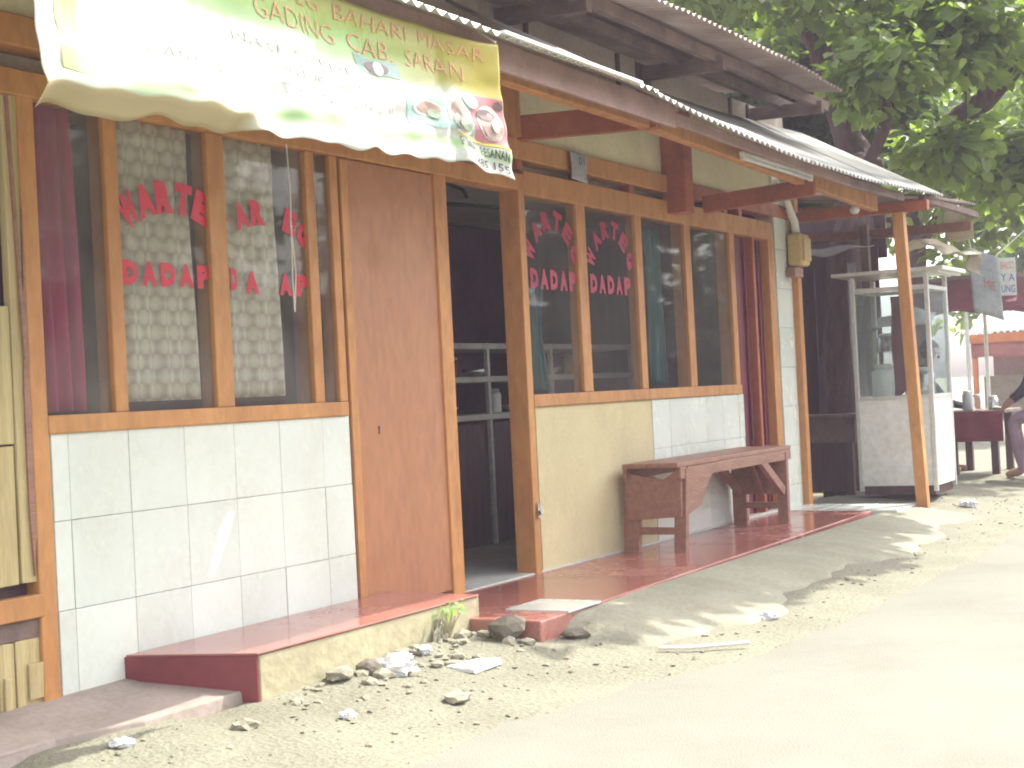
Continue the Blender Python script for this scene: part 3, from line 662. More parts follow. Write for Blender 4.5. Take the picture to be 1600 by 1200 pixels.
dish(9.35, 1.18, 1.23, .11, 'cream bowl on the middle shelf behind the second right window', 'card')
for i, (x, z, r, h, mt_, lab) in enumerate(((7.72, .989, .05, .17, 'steel', 'steel jar at the doorway end of the bottom serving shelf'), (7.86, 1.229, .04, .15, 'plastic', 'white jar at the doorway end of the middle serving shelf'),
    (8.12, 1.229, .045, .13, 'redcloth', 'dark red jar on the middle serving shelf'), (8.62, .989, .05, .16, 'white', 'white jar on the bottom shelf beside the large bowl'), (9.7, 1.229, .05, .15, 'meter', 'yellow jar on the middle shelf behind the third right window'))):
    jar(x, 1.18, z, r, h, mt_, lab)
tb = thing('dining_table', 'dark wooden dining table in the dim room behind the doorway', 'table', (7.4, 2.1, .16))
box('tabletop', 'darkwood', tb, 6.6, 8.4, 1.5, 2.1, .86, .90, .004)
for x in (6.7, 8.3):
    for y in (1.57, 2.03): box('leg', 'darkwood', tb, x - .03, x + .03, y - .03, y + .03, .157, .86, .003)

# ------------------------------------------------------------------ bench
bh = thing('bench', 'long brown wooden bench with splayed legs on the red floor under the windows', 'bench', (8.9, -.22, .14))
ZB = .665
MB().box(7.93, 9.86, -.425, -.235, ZB - .028, ZB).build('seat_plank', 'brown', bh, .005); MB().box(7.935, 9.855, -.225, -.07, ZB - .030, ZB - .002).build('seat_plank', 'brown', bh, .005)
MB().box(7.96, 9.84, -.43, -.405, ZB - .095, ZB - .029).build('seat_rail', 'brown', bh, .004); MB().box(7.96, 9.84, -.085, -.062, ZB - .095, ZB - .031).build('seat_rail', 'brown', bh, .004)
def bend(x, s):
    # one end: two legs, a foot rail, a wide end board, and a knee brace
    for yb, yt, wd in ((-.075, -.085, .10), (-.385, -.40, .075)):
        MB().bar((x - s * .01, yb, .137), (x + s * .02, yt, ZB - .037), wd, .045, up=(1, 0, 0)).build('leg', 'brown', bh, .004)
    MB().box(x - .02, x + .02, -.36, -.11, .245, .285).build('foot_rail', 'brown', bh, .004)
bend(8.03, 1); bend(9.76, -1)
MB().add([(7.985, -.41, .35), (7.985, -.06, .33), (7.985, -.06, ZB - .04), (7.985, -.11, ZB - .06), (7.985, -.30, ZB - .10), (7.985, -.39, ZB - .05), (7.985, -.42, ZB - .04),
          (8.012, -.41, .35), (8.012, -.06, .33), (8.012, -.06, ZB - .04), (8.012, -.11, ZB - .06), (8.012, -.30, ZB - .10), (8.012, -.39, ZB - .05), (8.012, -.42, ZB - .04)],
         [tuple(range(6, -1, -1)), tuple(range(7, 14))] + [(i, (i + 1) % 7, (i + 1) % 7 + 7, i + 7) for i in range(7)]).build('end_board', 'brown', bh, .003)
MB().add([(8.05, -.438, ZB - .03), (8.52, -.438, ZB - .03), (8.36, -.438, ZB - .13), (8.24, -.432, .40), (8.06, -.428, .36), (8.05, -.41, ZB - .03), (8.52, -.41, ZB - .03), (8.36, -.41, ZB - .13), (8.24, -.405, .40), (8.06, -.40, .36)],
         [(4, 3, 2, 1, 0), (5, 6, 7, 8, 9)] + [(i, (i + 1) % 5, (i + 1) % 5 + 5, i + 5) for i in range(5)]).build('corner_gusset', 'brown', bh)
MB().box(9.735, 9.765, -.40, -.07, .34, ZB - .05).build('end_board', 'brown', bh, .003)
for y in (-.10, -.41): MB().bar((9.28, y, ZB - .06), (9.70, y, .36), .035, .06).build('brace', 'brown', bh, .003)
MB().bar((9.50, -.25, ZB - .05), (9.74, -.25, .33), .03, .02).build('brace', 'brown', bh, .003)

# ------------------------------------------------------------------ food cart
ct = thing('food_cart', 'white framed glass food display cart standing beside the leaning orange post', 'cart', (12.6, -.46, .14))
CX0, CX1, CY0, CY1 = 12.3, 12.94, -.79, -.14
for x in (CX0, CX1 - .035):
    for y in (CY0, CY1 - .035): box('post', 'alu', ct, x, x + .035, y, y + .035, .15, 1.93, .003)
box('side_panel', 'cartwhite', ct, CX0 + .008, CX0 + .028, CY0 + .035, CY1 - .036, .195, .905, .002)
box('side_panel', 'cartwhite', ct, CX1 - .028, CX1 - .008, CY0 + .035, CY1 - .036, .195, .905, .002)
box('front_panel', 'cartwhite', ct, CX0 + .036, CX1 - .036, CY0 + .006, CY0 + .026, .195, .905, .002)
box('back_panel', 'cartwhite', ct, CX0 + .036, CX1 - .036, CY1 - .026, CY1 - .006, .195, .905, .002)
for z in (.906, 1.80):
    for y in (CY0 + .002, CY1 - .03): box('rail', 'alu', ct, CX0 + .036, CX1 - .036, y, y + .028, z, z + .03, .002)
    for x in (CX0 + .002, CX1 - .03): box('rail', 'alu', ct, x, x + .028, CY0 + .036, CY1 - .036, z, z + .03, .002)
box('counter', 'alu', ct, CX0 + .03, CX1 - .03, CY0 + .03, CY1 - .03, .885, .903, .002)
box('inner_ceiling', 'white', ct, CX0 + .03, CX1 - .03, CY0 + .03, CY1 - .03, 1.832, 1.84, 0)
def cpane(x0, x1, y0, y1): box('glass_pane', 'cartglass', ct, x0, x1, y0, y1, .937, 1.799, 0)
cpane(CX0 + .012, CX0 + .016, CY0 + .036, CY1 - .036); cpane(CX1 - .016, CX1 - .012, CY0 + .036, CY1 - .036)
cpane(CX0 + .036, CX1 - .036, CY0 + .012, CY0 + .016); cpane(CX0 + .036, CX1 - .036, CY1 - .016, CY1 - .012)
box('glass_shelf', 'cartglass', ct, CX0 + .03, CX1 - .03, CY0 + .03, CY1 - .03, 1.30, 1.306, 0)
MB().box(CX0 - .05, CX1 + .10, CY0 - .14, CY1 + .14, 1.945, 1.975).build('roof_board', 'alu', ct, .004)
for y in (CY0 - .10, CY0 - .02, -.46): MB().box(CX0 - .03, CX1 + .08, y, y + .03, 1.925, 1.9445).build('roof_batten', 'alu', ct, .002)
box('dark_gap_block', 'darkwood', ct, CX0 + .03, CX1 - .03, CY0 + .03, CY1 - .03, .12, .19, .003)  # dark block put in for the shaded gap below the panels
o = MB().grid(lambda u, v: (12.42 + .03 * math.sin(9 * v), -.60 + .16 * u, 1.02 + .74 * v - .12 * u * (1 - v)), 10, 10).build('hanging_cloth', 'redcloth', smooth=True, solid=.004); tag(o, 'red cloth hanging inside the glass of the food cart', 'cloth')
jar(12.52, -.33, .904, .10, .30, 'white', 'white lidded tub on the counter inside the food cart', 'tub', 'tub')
jar(12.70, -.62, .904, .09, .26, 'steel', 'steel pot with a white lid on the counter inside the food cart', 'pot', 'pot')
jar(12.55, -.50, 1.307, .07, .19, 'plastic', 'white plastic jar on the glass shelf of the food cart', 'jar', 'jar')
jar(12.75, -.30, 1.307, .08, .16, 'steel', 'squat steel jar on the glass shelf of the food cart', 'jar', 'jar', 'alu')
o = MB().grid(lambda u, v: (12.60 + .22 * u, -.72 + .5 * v, 1.52 + .1 * math.sin(3 * u) * math.sin(4 * v) + .1 * u), 10, 10).build('food_wrap', 'plastic', smooth=True, solid=.003); tag(o, 'crumpled white plastic sheet hanging inside the food cart above its shelf', 'plastic sheet')

# ------------------------------------------------------------------ neighbouring stall behind the cart
ns = thing('wooden_kiosk', 'dark wooden kiosk with a sagging roof of tarps standing beyond the orange building', 'stall', (13.4, .8, .1))
for i in range(9):
    y = .02 + i * .155
    box('board', 'darkwood', ns, 13.75 + random.uniform(-.01, .01), 13.78, y + .004, y + .151, .75, 2.35, .003)
box('counter_front', 'greywood', ns, 12.86, 12.90, .05, 1.4, .54, .76, .004); box('counter_top', 'greywood', ns, 12.80, 13.25, .02, 1.4, .76, .79, .004)
for y in (.08, 1.3): box('leg', 'darkwood', ns, 12.86, 12.93, y, y + .06, .08, .54, .003)
box('upper_board', 'darkwood', ns, 13.79, 13.82, -.05, 1.6, 2.2, 2.62, 0); box('lower_board', 'darkwood', ns, 13.0, 13.03, .14, 1.4, .1, .54, 0)
box('post', 'greywood', ns, 13.1, 13.17, -.08, -.01, .08, 2.45, .004)
box('back_wall', 'darkwood', ns, 13.8, 17.0, 1.5, 1.55, .05, 2.5, 0)
MB().bar((12.0, .9, 2.52), (12.0, -1.0, 2.45), .05, .07).build('beam', 'brown', ns, .004); MB().bar((13.25, 1.4, 2.40), (13.25, -.95, 2.36), .05, .08).build('beam', 'brown', ns, .004)
MB().bar((11.5, -.98, 2.44), (13.3, -.98, 2.455), .05, .05).build('beam', 'greywood', ns, .004)
for i, x in enumerate(np.arange(11.6, 12.9, .77)): sheet(x, x + .82, -1.02, 1.6, lambda x: 2.46 + .012 * x - .13 + .02 * math.sin(2 * x), .12, mt='oldzinc', dz=.02 + .006 * (i % 2), parent=ns)
def cloth(name, label, cat, mt, fn, parent=None, nu=20, nv=14, solid=.002):
    o = MB().grid(fn, nu, nv).build(name, mt, parent, smooth=True, solid=solid)
    if parent is None: tag(o, label, cat)
    return o
cloth('tarp', 'greyish white tarp slung under the kiosk roof by the electricity meter', 'tarp', 'plastic', lambda u, v: (12.75 + .5 * v, .52 - .62 * u, 2.30 - .02 * u - .11 * (1 - v) * (.45 + .55 * math.sin(math.pi * u)) + .012 * math.sin(9 * u + 3 * v)))
cloth('tarp', 'torn beige tarp sagging over the food cart', 'tarp', 'creme', lambda u, v: (13.0 + .7 * v, -.28 - .66 * u, 2.17 + .11 * math.sin(math.pi * min(1, u * 1.3)) ** 2 - .06 * u + .05 * v + .015 * math.sin(23 * u)))
o = MB().grid(lambda u, v: (13.25 + .015 * math.sin(8 * v), -.72 - .24 * u, 2.24 + .26 * v + .01 * math.sin(9 * u)), 8, 8).build('cardboard_sheet', 'card', solid=.008); tag(o, 'bent cardboard sheet wedged under the roof end above the beige tarp', 'cardboard')
cloth('hanging_sheet', 'narrow pale sheet hanging between the kiosk boards and the food cart', 'cloth', 'greytarp', lambda u, v: (13.05 + .01 * math.sin(5 * v), .03 + .07 * u * (.5 + .7 * v) + .02 * math.sin(4 * v), .77 + 1.35 * v), nu=6)
cloth('hanging_rag', 'pale rag hanging over the far end of the cart roof', 'cloth', 'tarp', lambda u, v: (13.5 + .1 * u, -.84 - .09 * u + .02 * math.sin(6 * v), 2.0 + .18 * v - .05 * u), nu=8)
sg = thing('cloth_sign', 'grey cloth sign with faded print hanging from the kiosk roof end', 'sign', (14.2, -.8, 1.6))
SG = lambda u, v, o=0.: (14.2 - o, -.69 - .265 * u - .03 * (1 - v), 1.66 - .10 * u * (1 - v) + .60 * v - .11 * u * v + .0 + .01 * math.sin(6 * v))
MB().grid(lambda u, v: SG(u, v), 12, 12).build('cloth', 'greytarp', sg, smooth=True, solid=.002)
mb = MB(); fit_text(mb, 'MIE', lambda u, v: SG(.45 + .4 * u, .42 + .16 * v, .006), .0); mb.build('sign_lettering', 'p_pink', sg)
mb = MB(); fit_text(mb, 'SEDIA', lambda u, v: SG(.2 + .6 * u, .72 + .08 * v, .006), .0); mb.build('sign_lettering', 'greyink', sg)
sg2 = thing('white_sign', 'small white hanging sign with blue and red letters behind the grey cloth sign', 'sign', (14.8, -.9, 1.8))
SG2 = lambda u, v, o=0.: (14.8 - o, -.80 - .19 * u, 1.82 + .36 * v - .01 * u)
MB().grid(lambda u, v: SG2(u, v), 6, 6).build('board', 'white', sg2, solid=.006)
MT['blueink'] = mat('blue_ink', (.10, .17, .42), None, 9, .6)
for s, mt_, v0, h in (('BAKSO', 'redink', .70, .2), ('Y A', 'blueink', .38, .2), ('UNG', 'blueink', .08, .2)):
    mb = MB(); fit_text(mb, s, lambda u, v, v0=v0, h=h: SG2(.28 + .66 * u, v0 + h * v, .006), .0); mb.build('sign_lettering', mt_, sg2)

o = MB().tube([(13.2, -.90, 2.44), (14.2, -.72, 2.24), (14.8, -.80, 2.19), (15.6, -.95, 2.5), (16.05, -1.0, 4.3)], .006, 5).build('rope', 'string'); tag(o, 'thin rope strung from the kiosk roof end past the two hanging signs', 'rope')
ta = thing('tarp_awning', 'dark maroon tarp awning on a pale pole beyond the hanging signs', 'awning', (22, .3, .05))
MB().grid(lambda u, v: (22 + 1.5 * v, 2.2 - 3.6 * u, 1.93 + .62 * v + .04 * math.sin(7 * u) + .02 * math.sin(31 * u) * (1 - v)), 40, 8).build('tarp_sheet', 'maroon', ta, smooth=True, solid=.004)
for x, y, z in ((22.03, 1.16, 1.97), (22.03, -1.3, 1.95), (23.4, 1.2, 2.48), (23.4, -1.3, 2.48)): MB().tube([(x, y, .03), (x, y, z)], .03, 8).build('pole', 'white', ta)
box('side_board', 'darkwood', ns, 13.0, 13.75, 1.45, 1.48, .05, 2.5, 0)
# far kiosk across the yard end
fk = thing('distant_kiosk', 'distant kiosk with a white corrugated awning, orange beam and faded red valance', 'stall', (33, 1, .05))
def fsheet(y0, y1):
    return MB().grid(lambda u, v: (32 + 1.4 * v, lerp(y0, y1, u), 1.90 + .50 * v + .02 * math.sin(2 * math.pi * lerp(y0, y1, u) / .13)), 90, 2).build('awning_sheet', 'white', fk, smooth=True, solid=.003)
for k in range(5): fsheet(3.45 - k * 1.0, 2.44 - k * 1.0)
box('beam', 'orangewood', fk, 31.98, 32.06, -1.6, 3.5, 1.69, 1.88, .005)
MB().grid(lambda u, v: (32.02 + .03 * math.sin(40 * u), 3.4 - 5 * u, 1.38 + .31 * v + .03 * math.sin(25 * u) * (1 - v)), 60, 4).build('valance', 'pinkcloth', fk, smooth=True, solid=.004)
for y in (3.3, 1.9, .4, -1.4): box('post', 'orangewood', fk, 32.07, 32.17, y, y + .1, .04, 1.69, .004)
box('back_wall', 'brown', fk, 35, 35.1, -1.6, 3.6, .04, 2.5, 0); box('counter', 'tarp', fk, 32.6, 33.2, 1.2, 3.3, .04, 1.0, .01); box('menu_board', 'card', fk, 34.9, 34.98, 1.3, 2.6, .9, 1.6, .005)
box('roof', 'oldzinc', fk, 33.4, 35.5, -1.8, 3.7, 2.42, 2.46, 0)

# eating table and the people at it
tt = thing('eating_table', 'narrow eating table with a deep red cloth beyond the food cart', 'table', (15.3, -.5, .1))
box('tabletop', 'greywood', tt, 15.0, 15.8, -.78, -.15, .69, .72, .004)
MB().grid(lambda u, v: (14.985 + .01 * math.sin(14 * u), -.20 - .56 * u, .42 + .29 * v), 16, 6).build('red_cloth', 'redcloth', tt, smooth=True, solid=.004)
for x in (15.06, 15.72):
    for y in (-.66, -.26): box('leg', 'darkwood', tt, x - .035, x + .035, y - .035, y + .035, .09, .69, .003)
jar(15.1, -.50, .72, .05, .16, 'cartglass', 'glass condiment jar at the cart end of the eating table')
jar(15.25, -.62, .72, .05, .14, 'steel', 'steel sauce pot on the eating table beside the seated person', 'sauce_pot', 'pot')
jar(15.2, -.38, .72, .045, .20, 'greytarp', 'tall grey bottle jar on the eating table', 'bottle', 'bottle')
o = MB().lathe((15.15, -.715, .72), [(.03, 0), (.05, .006), (.085, .028), (.08, .028), (.04, .01)], 16).build('plate', 'white', smooth=True); tag(o, 'small white plate at the road end of the eating table', 'plate')
sb = thing('stool_bench', 'dark plank seat under the person in mauve trousers', 'bench', (14.7, -1.2, .05))
box('seat', 'darkwood', sb, 14.3, 15.6, -1.38, -1.12, .55, .59, .004)
for x in (14.4, 15.5): box('leg', 'darkwood', sb, x - .03, x + .03, -1.30, -1.20, .03, .55, .003)

def person(label, loc, J, topm, legm, head_dir):
    """one continuous body grown from a skeleton by the skin modifier, materials by body region"""
    t = thing('person', label, 'person', loc)
    names = list(J); idx = {n: i for i, n in enumerate(names)}
    E_ = [('pelvis', 'belly'), ('belly', 'chest'), ('chest', 'neck'), ('neck', 'head'), ('head', 'crown')]
    for s in 'lr':
        E_ += [('pelvis', s + 'hip'), (s + 'hip', s + 'knee'), (s + 'knee', s + 'ankle'), (s + 'ankle', s + 'toe'), ('chest', s + 'sho'), (s + 'sho', s + 'elb'), (s + 'elb', s + 'wri'), (s + 'wri', s + 'palm')]
        for f in 'abcd': E_ += [(s + 'palm', s + f + '1'), (s + f + '1', s + f + '2')]
        E_ += [(s + 'wri', s + 't1'), (s + 't1', s + 't2')]
    me = bpy.data.meshes.new('body'); me.from_pydata([J[n][0] for n in names], [(idx[a], idx[b]) for a, b in E_], [])
    for k in (topm, legm, 'skin'): me.materials.append(MT[k])
    o = bpy.data.objects.new('body', me); COL.objects.link(o)
    sk = o.modifiers.new('skin', 'SKIN'); sk.use_smooth_shade = True
    for n in names:
        sv = me.skin_vertices[0].data[idx[n]]; sv.radius = (J[n][1], J[n][1]); sv.use_root = (n == 'pelvis')
    ss = o.modifiers.new('sub', 'SUBSURF'); ss.levels = 2; ss.render_levels = 2
    dg = bpy.context.evaluated_depsgraph_get(); m2 = bpy.data.meshes.new_from_object(o.evaluated_get(dg))
    bpy.data.objects.remove(o)
    m2.materials.clear()
    for k in (topm, legm, 'skin'): m2.materials.append(MT[k])
    seg = []
    for a, b in E_:
        lab = 2 if (b in ('head', 'crown') or b[1:] in ('palm', 'toe') or a[1:] in ('palm', 'wri') or b[1:2] in 'abcdt' and b[-1] in '12') else (1 if ('knee' in b or 'ankle' in b or 'hip' in b) else 0)
        seg.append((Vector(J[a][0]), Vector(J[b][0]), lab))
    for p in m2.polygons:
        c = p.center; best = 1e9; bl = 0
        for a, b, lb in seg:
            ab = b - a; tt_ = max(0, min(1, (c - a).dot(ab) / max(ab.length_squared, 1e-9))); dd = (a + ab * tt_ - c).length
            if dd < best: best = dd; bl = lb
        p.material_index = bl; p.use_smooth = True
    bo = link('body', m2, None, t)
    h = Vector(J['head'][0]); c_ = Vector(J['crown'][0]); u_ = (c_ - h).normalized(); f_ = Vector(head_dir).normalized(); s_ = f_.cross(u_)
    mid = h.lerp(c_, .35)
    def ell(nm, mt, cen, rx, ry, rz, cut=None):
        mb = MB(); vs = []; fs = []; nu, nv = 20, 14
        for j in range(nv + 1):
            for i in range(nu):
                a = 2 * math.pi * i / nu; b = math.pi * j / nv
                vs.append(cen + s_ * rx * math.sin(b) * math.cos(a) + f_ * ry * math.sin(b) * math.sin(a) + u_ * rz * math.cos(b))
        for j in range(nv):
            for i in range(nu):
                q = (j * nu + i, j * nu + (i + 1) % nu, (j + 1) * nu + (i + 1) % nu, (j + 1) * nu + i)
                if cut and all(cut(vs[k] - cen) for k in q): continue
                fs.append(q)
        return MB().add(vs, fs).build(nm, mt, t, smooth=True)
    ell('hair', 'hair', mid - f_ * .012 + u_ * .02, .086, .103, .112, cut=lambda d: d.dot(f_) > .02 and d.dot(u_) < .055)
    ell('nose', 'skin', mid + f_ * .098 - u_ * .015, .014, .016, .022)
    for s in (-1, 1):
        ell('eye', 'hair', mid + f_ * .086 + s_ * s * .032 + u_ * .02, .012, .008, .007); ell('ear', 'skin', mid + s_ * s * .08 - u_ * .005, .012, .02, .032)
    ell('mouth', 'pinkcloth', mid + f_ * .085 - u_ * .055, .022, .008, .006)
    return t
def joints(hip, fwd, knees, ankles, sho_c, hands, head, width=.17):
    f = Vector(fwd).normalized(); s = f.cross(Vector((0, 0, 1)))
    hip = Vector(hip); sc = Vector(sho_c); hd = Vector(head); J = {}
    J['pelvis'] = (hip, .115); J['belly'] = (hip.lerp(sc, .42), .115); J['chest'] = (hip.lerp(sc, .82), .125)
    J['neck'] = (sc.lerp(hd, .35), .05); J['head'] = (sc.lerp(hd, .72), .068); J['crown'] = (hd, .078)
    for k, sgn in (('l', -1), ('r', 1)):
        kn = Vector(knees[k]); an = Vector(ankles[k]); ha = Vector(hands[k])
        J[k + 'hip'] = (hip + s * sgn * .09 + f * .05, .088); J[k + 'knee'] = (kn, .062); J[k + 'ankle'] = (an, .042); J[k + 'toe'] = (an + f * .16 - Vector((0, 0, .035)), .034)
        so = sc + s * sgn * width - Vector((0, 0, .03)); J[k + 'sho'] = (so, .055)
        el = so.lerp(ha, .5) - Vector((0, 0, .09)) + s * sgn * .03; J[k + 'elb'] = (el, .042)
        d = (ha - el).normalized(); wr = ha; J[k + 'wri'] = (wr, .027); J[k + 'palm'] = (wr + d * .06, .026)
        for q, fn in enumerate('abcd'):
            o_ = s * (q - 1.5) * .02; L_ = (.072, .082, .078, .06)[q]
            J[k + fn + '1'] = (wr + d * .095 + o_, .0095); J[k + fn + '2'] = (wr + d * (.095 + L_ * .6) + o_ - Vector((0, 0, .02)), .008)
        J[k + 't1'] = (wr + d * .035 - s * sgn * .034, .011); J[k + 't2'] = (wr + d * .075 - s * sgn * .048, .009)
    return J
J = joints((14.72, -1.28, .70), (0, 1, 0), dict(l=(14.60, -.92, .63), r=(14.86, -.90, .63)), dict(l=(14.60, -1.0, .15), r=(14.86, -.97, .15)), (14.72, -1.19, 1.24),
           dict(l=(14.58, -.94, .84), r=(14.90, -.88, .80)), (14.72, -1.15, 1.56))
person('person in a dark top and mauve trousers seated facing the eating table', (14.72, -1.2, .05), J, 'jacket', 'trouser', (0, 1, -.25))
J = joints((15.55, .30, .55), (0, -1, 0), dict(l=(15.68, -.12, .56), r=(15.42, -.12, .56)), dict(l=(15.68, -.08, .15), r=(15.42, -.08, .15)), (15.5, .12, 1.08),
           dict(l=(15.66, -.24, .76), r=(15.34, -.30, .76)), (15.5, .02, 1.38))
person('person in dark clothes leaning on the eating table behind the food cart', (15.5, .2, .08), J, 'jacket', 'jacket', (0, -1, -.4))
bx = thing('crate_seat', 'dark wooden crate seat on the building side of the eating table', 'crate', (15.5, .35, .08))
box('side', 'darkwood', bx, 15.2, 15.9, .18, .22, .085, .43, .003); box('side', 'darkwood', bx, 15.2, 15.9, .50, .54, .085, .43, .003); box('top', 'darkwood', bx, 15.18, 15.92, .16, .56, .43, .46, .003)
box('dark_panel', 'jacket', tt, 15.02, 15.05, -.30, -.16, .09, .69, .002)

# ------------------------------------------------------------------ trees
def leaves(name, mt, clusters, per, size, parent, spread=.32, seed=1):
    r = np.random.default_rng(seed); C_ = np.repeat(np.asarray(clusters, float), per, 0); n = len(C_)
    d = r.normal(size=(n, 3)); d /= np.linalg.norm(d, axis=1, keepdims=True); rad = spread * r.random((n, 1)) ** .45
    pos = C_ + d * rad * np.array([1, 1, .75])
    ax = d * np.array([1, 1, .35]) + r.normal(size=(n, 3)) * .35 + np.array([0, 0, -.38]); ax /= np.linalg.norm(ax, axis=1, keepdims=True)
    up = np.array([0, 0, 1.]) + r.normal(size=(n, 3)) * .45 + d * .35
    sd = np.cross(ax, up); sd /= np.linalg.norm(sd, axis=1, keepdims=True); nm = np.cross(sd, ax)
    L_ = size * (.45 + .95 * r.random((n, 1))); W_ = L_ * (.33 + .1 * r.random((n, 1)))
    fold = .35 * W_
    def pt(a, b, c): return pos + ax * L_ * a + sd * W_ * b + nm * c
    V = np.stack([pt(0, 0, 0), pt(.3, -.85, fold * .8), pt(.68, -.85, fold * .7), pt(1, 0, -.06 * L_), pt(.68, .85, fold * .7), pt(.3, .85, fold * .8)], 1).reshape(-1, 3)
    base = np.arange(n)[:, None] * 6
    F = np.concatenate([base + np.array([0, 1, 2, 3]), base + np.array([0, 3, 4, 5])], 1).reshape(-1, 4)
    me = bpy.data.meshes.new(name); me.vertices.add(len(V)); me.vertices.foreach_set('co', V.astype(np.float32).ravel())
    me.loops.add(F.size); me.loops.foreach_set('vertex_index', F.astype(np.int32).ravel())
    me.polygons.add(len(F)); me.polygons.foreach_set('loop_start', np.arange(0, F.size, 4, dtype=np.int32))
    me.update(calc_edges=True); me.validate()
    cl = np.repeat(r.random(len(clusters)), per); tone = np.clip(.35 * cl + .65 * r.random(n), 0, 1)
    a = me.attributes.new('tone', 'FLOAT', 'POINT'); a.data.foreach_set('value', np.repeat(tone, 6).astype(np.float32))
    me.materials.append(MT[mt])
    return link(name, me, None, parent)
def blob(c, rad, n, seed):
    r = np.random.default_rng(seed); d = r.normal(size=(n, 3)); d /= np.linalg.norm(d, axis=1, keepdims=True)
    return np.asarray(c) + d * (r.random((n, 1)) ** .42) * np.asarray(rad)
def limb(mb, pts, r0, r1, seed=0):
    r = random.Random(seed); P_ = [Vector(p) for p in pts]; out = []
    for i in range(len(P_) - 1):
        for k in range(4):
            q = P_[i].lerp(P_[i + 1], k / 4); out.append(q + Vector((r.uniform(-1, 1), r.uniform(-1, 1), r.uniform(-1, 1))) * r0 * .18)
    out.append(P_[-1]); n = len(out)
    mb.tube(out, [r0 + (r1 - r0) * i / (n - 1) for i in range(n)], 9)
def tree(label, base, limbs, blobs, per, size, mt, seed, spread=.32):
    t = thing('tree', label, 'tree', base, 'trees behind and beyond the stalls')
    mb = MB()
    for i, (pts, r0, r1) in enumerate(limbs): limb(mb, pts, r0, r1, seed + i)
    cl = np.concatenate([blob(c, rd, n, seed * 31 + i) for i, (c, rd, n) in enumerate(blobs)])
    rr = random.Random(seed)
    ends = [Vector(l[0][-1]) for l in limbs]
    for k in range(0, len(cl), 5):      # twigs from the limb ends to the leaf clusters
        c = Vector(cl[k]); e = min(ends, key=lambda e: (e - c).length)
        mb.tube([e, e.lerp(c, .5) + Vector((rr.uniform(-.15, .15), rr.uniform(-.15, .15), rr.uniform(-.05, .15))), c], [.025, .015, .006], 4)
    mb.build('trunk', 'bark', t, smooth=True)
    leaves('crown', mt, cl, per, size, t, spread, seed)
    return t
tree('large broad leaved tree behind the wooden kiosk, one thick limb reaching over the road', (13.42, .30, .05),
     [([(13.42, .30, .0), (13.45, .26, 1.6), (13.75, .25, 2.5), (15.2, .6, 3.4), (15.6, .9, 4.2), (15.7, 1.2, 5.2)], .24, .09), ([(14.75, .48, 3.1), (15.8, .3, 3.3), (16.0, -.5, 3.9), (16.1, -1.6, 5.0)], .15, .10),
      ([(14.9, .52, 3.2), (15.0, .9, 4.5), (14.4, 1.6, 6.0)], .14, .06), ([(14.5, .42, 2.95), (14.5, .1, 3.5), (13.9, -.1, 3.9)], .07, .03),
      ([(16.1, -1.6, 5.0), (13.8, -2.2, 5.2), (11.0, -2.3, 4.9)], .09, .03), ([(16.0, -.5, 3.9), (15.2, -.8, 4.6), (14.6, -.9, 4.6)], .06, .03), ([(16.05, -.9, 4.3), (16.8, -1.0, 3.7), (17.0, -1.2, 3.3)], .05, .02)],
     [((13.9, -.05, 3.95), (.55, .45, .30), 16), ((14.6, -.7, 4.35), (.8, .6, .55), 28), ((14.9, .5, 4.9), (1.3, 1.2, .7), 42), ((13.6, 1.5, 5.2), (1.1, 1.0, .7), 32),
      ((15.2, -.25, 3.35), (.5, .4, .22), 12), ((16.4, -.75, 3.25), (.6, .55, .45), 26), ((16.2, -1.5, 4.8), (1.2, 1.0, .8), 44),
      ((11.2, -2.35, 4.85), (2.3, .50, .45), 105), ((13.6, -2.0, 5.4), (1.3, .9, .6), 40), ((14.4, .3, 6.2), (1.6, 1.6, .6), 16), ((12.9, -1.8, 6.3), (1.5, .8, .5), 60)], 46, .155, 'leaf', 3)  # last leaf mass is out of view, added to shade the canopy roof
tree('dense dark tree standing behind the far end of the orange building', (18.5, 4.5, .0),
     [([(18.5, 4.5, 0), (18.4, 4.4, 2.5), (18.5, 4.3, 5)], .26, .15), ([(18.45, 4.4, 3.2), (17.5, 3.2, 5), (16.5, 2.6, 6.4)], .13, .05), ([(18.45, 4.4, 3.4), (19.5, 3.0, 5.5)], .12, .05)],
     [((17.8, 3.6, 5.2), (2.2, 2.0, 1.9), 190), ((19.5, 2.6, 4.9), (1.8, 1.6, 1.6), 90), ((17.5, 5.5, 6.0), (2.0, 2.0, 2.0), 90), ((18.5, 2.2, 3.4), (1.0, .8, .6), 30), ((16.4, 2.6, 4.2), (1.3, 1.3, 1.1), 80), ((17.4, 1.2, 4.6), (1.2, 1.0, 1.0), 60)], 50, .19, 'leaf2', 5, .40)
tree('pale green tree standing between the kiosks', (24.0, 2.5, .0),
     [([(24, 2.5, 0), (24.1, 2.4, 2.5), (24, 2.3, 4.6)], .22, .12), ([(24, 2.4, 3), (23.2, 1.0, 4.6)], .1, .04), ([(24, 2.4, 3), (24.5, 3.6, 4.8)], .1, .04)],
     [((24, 1.6, 4.6), (2.2, 2.4, 1.7), 120), ((23.4, .4, 4.1), (1.2, 1.1, .7), 40), ((25, 3.5, 5.6), (2, 2.2, 1.8), 80)], 46, .18, 'leaf', 8, .42)
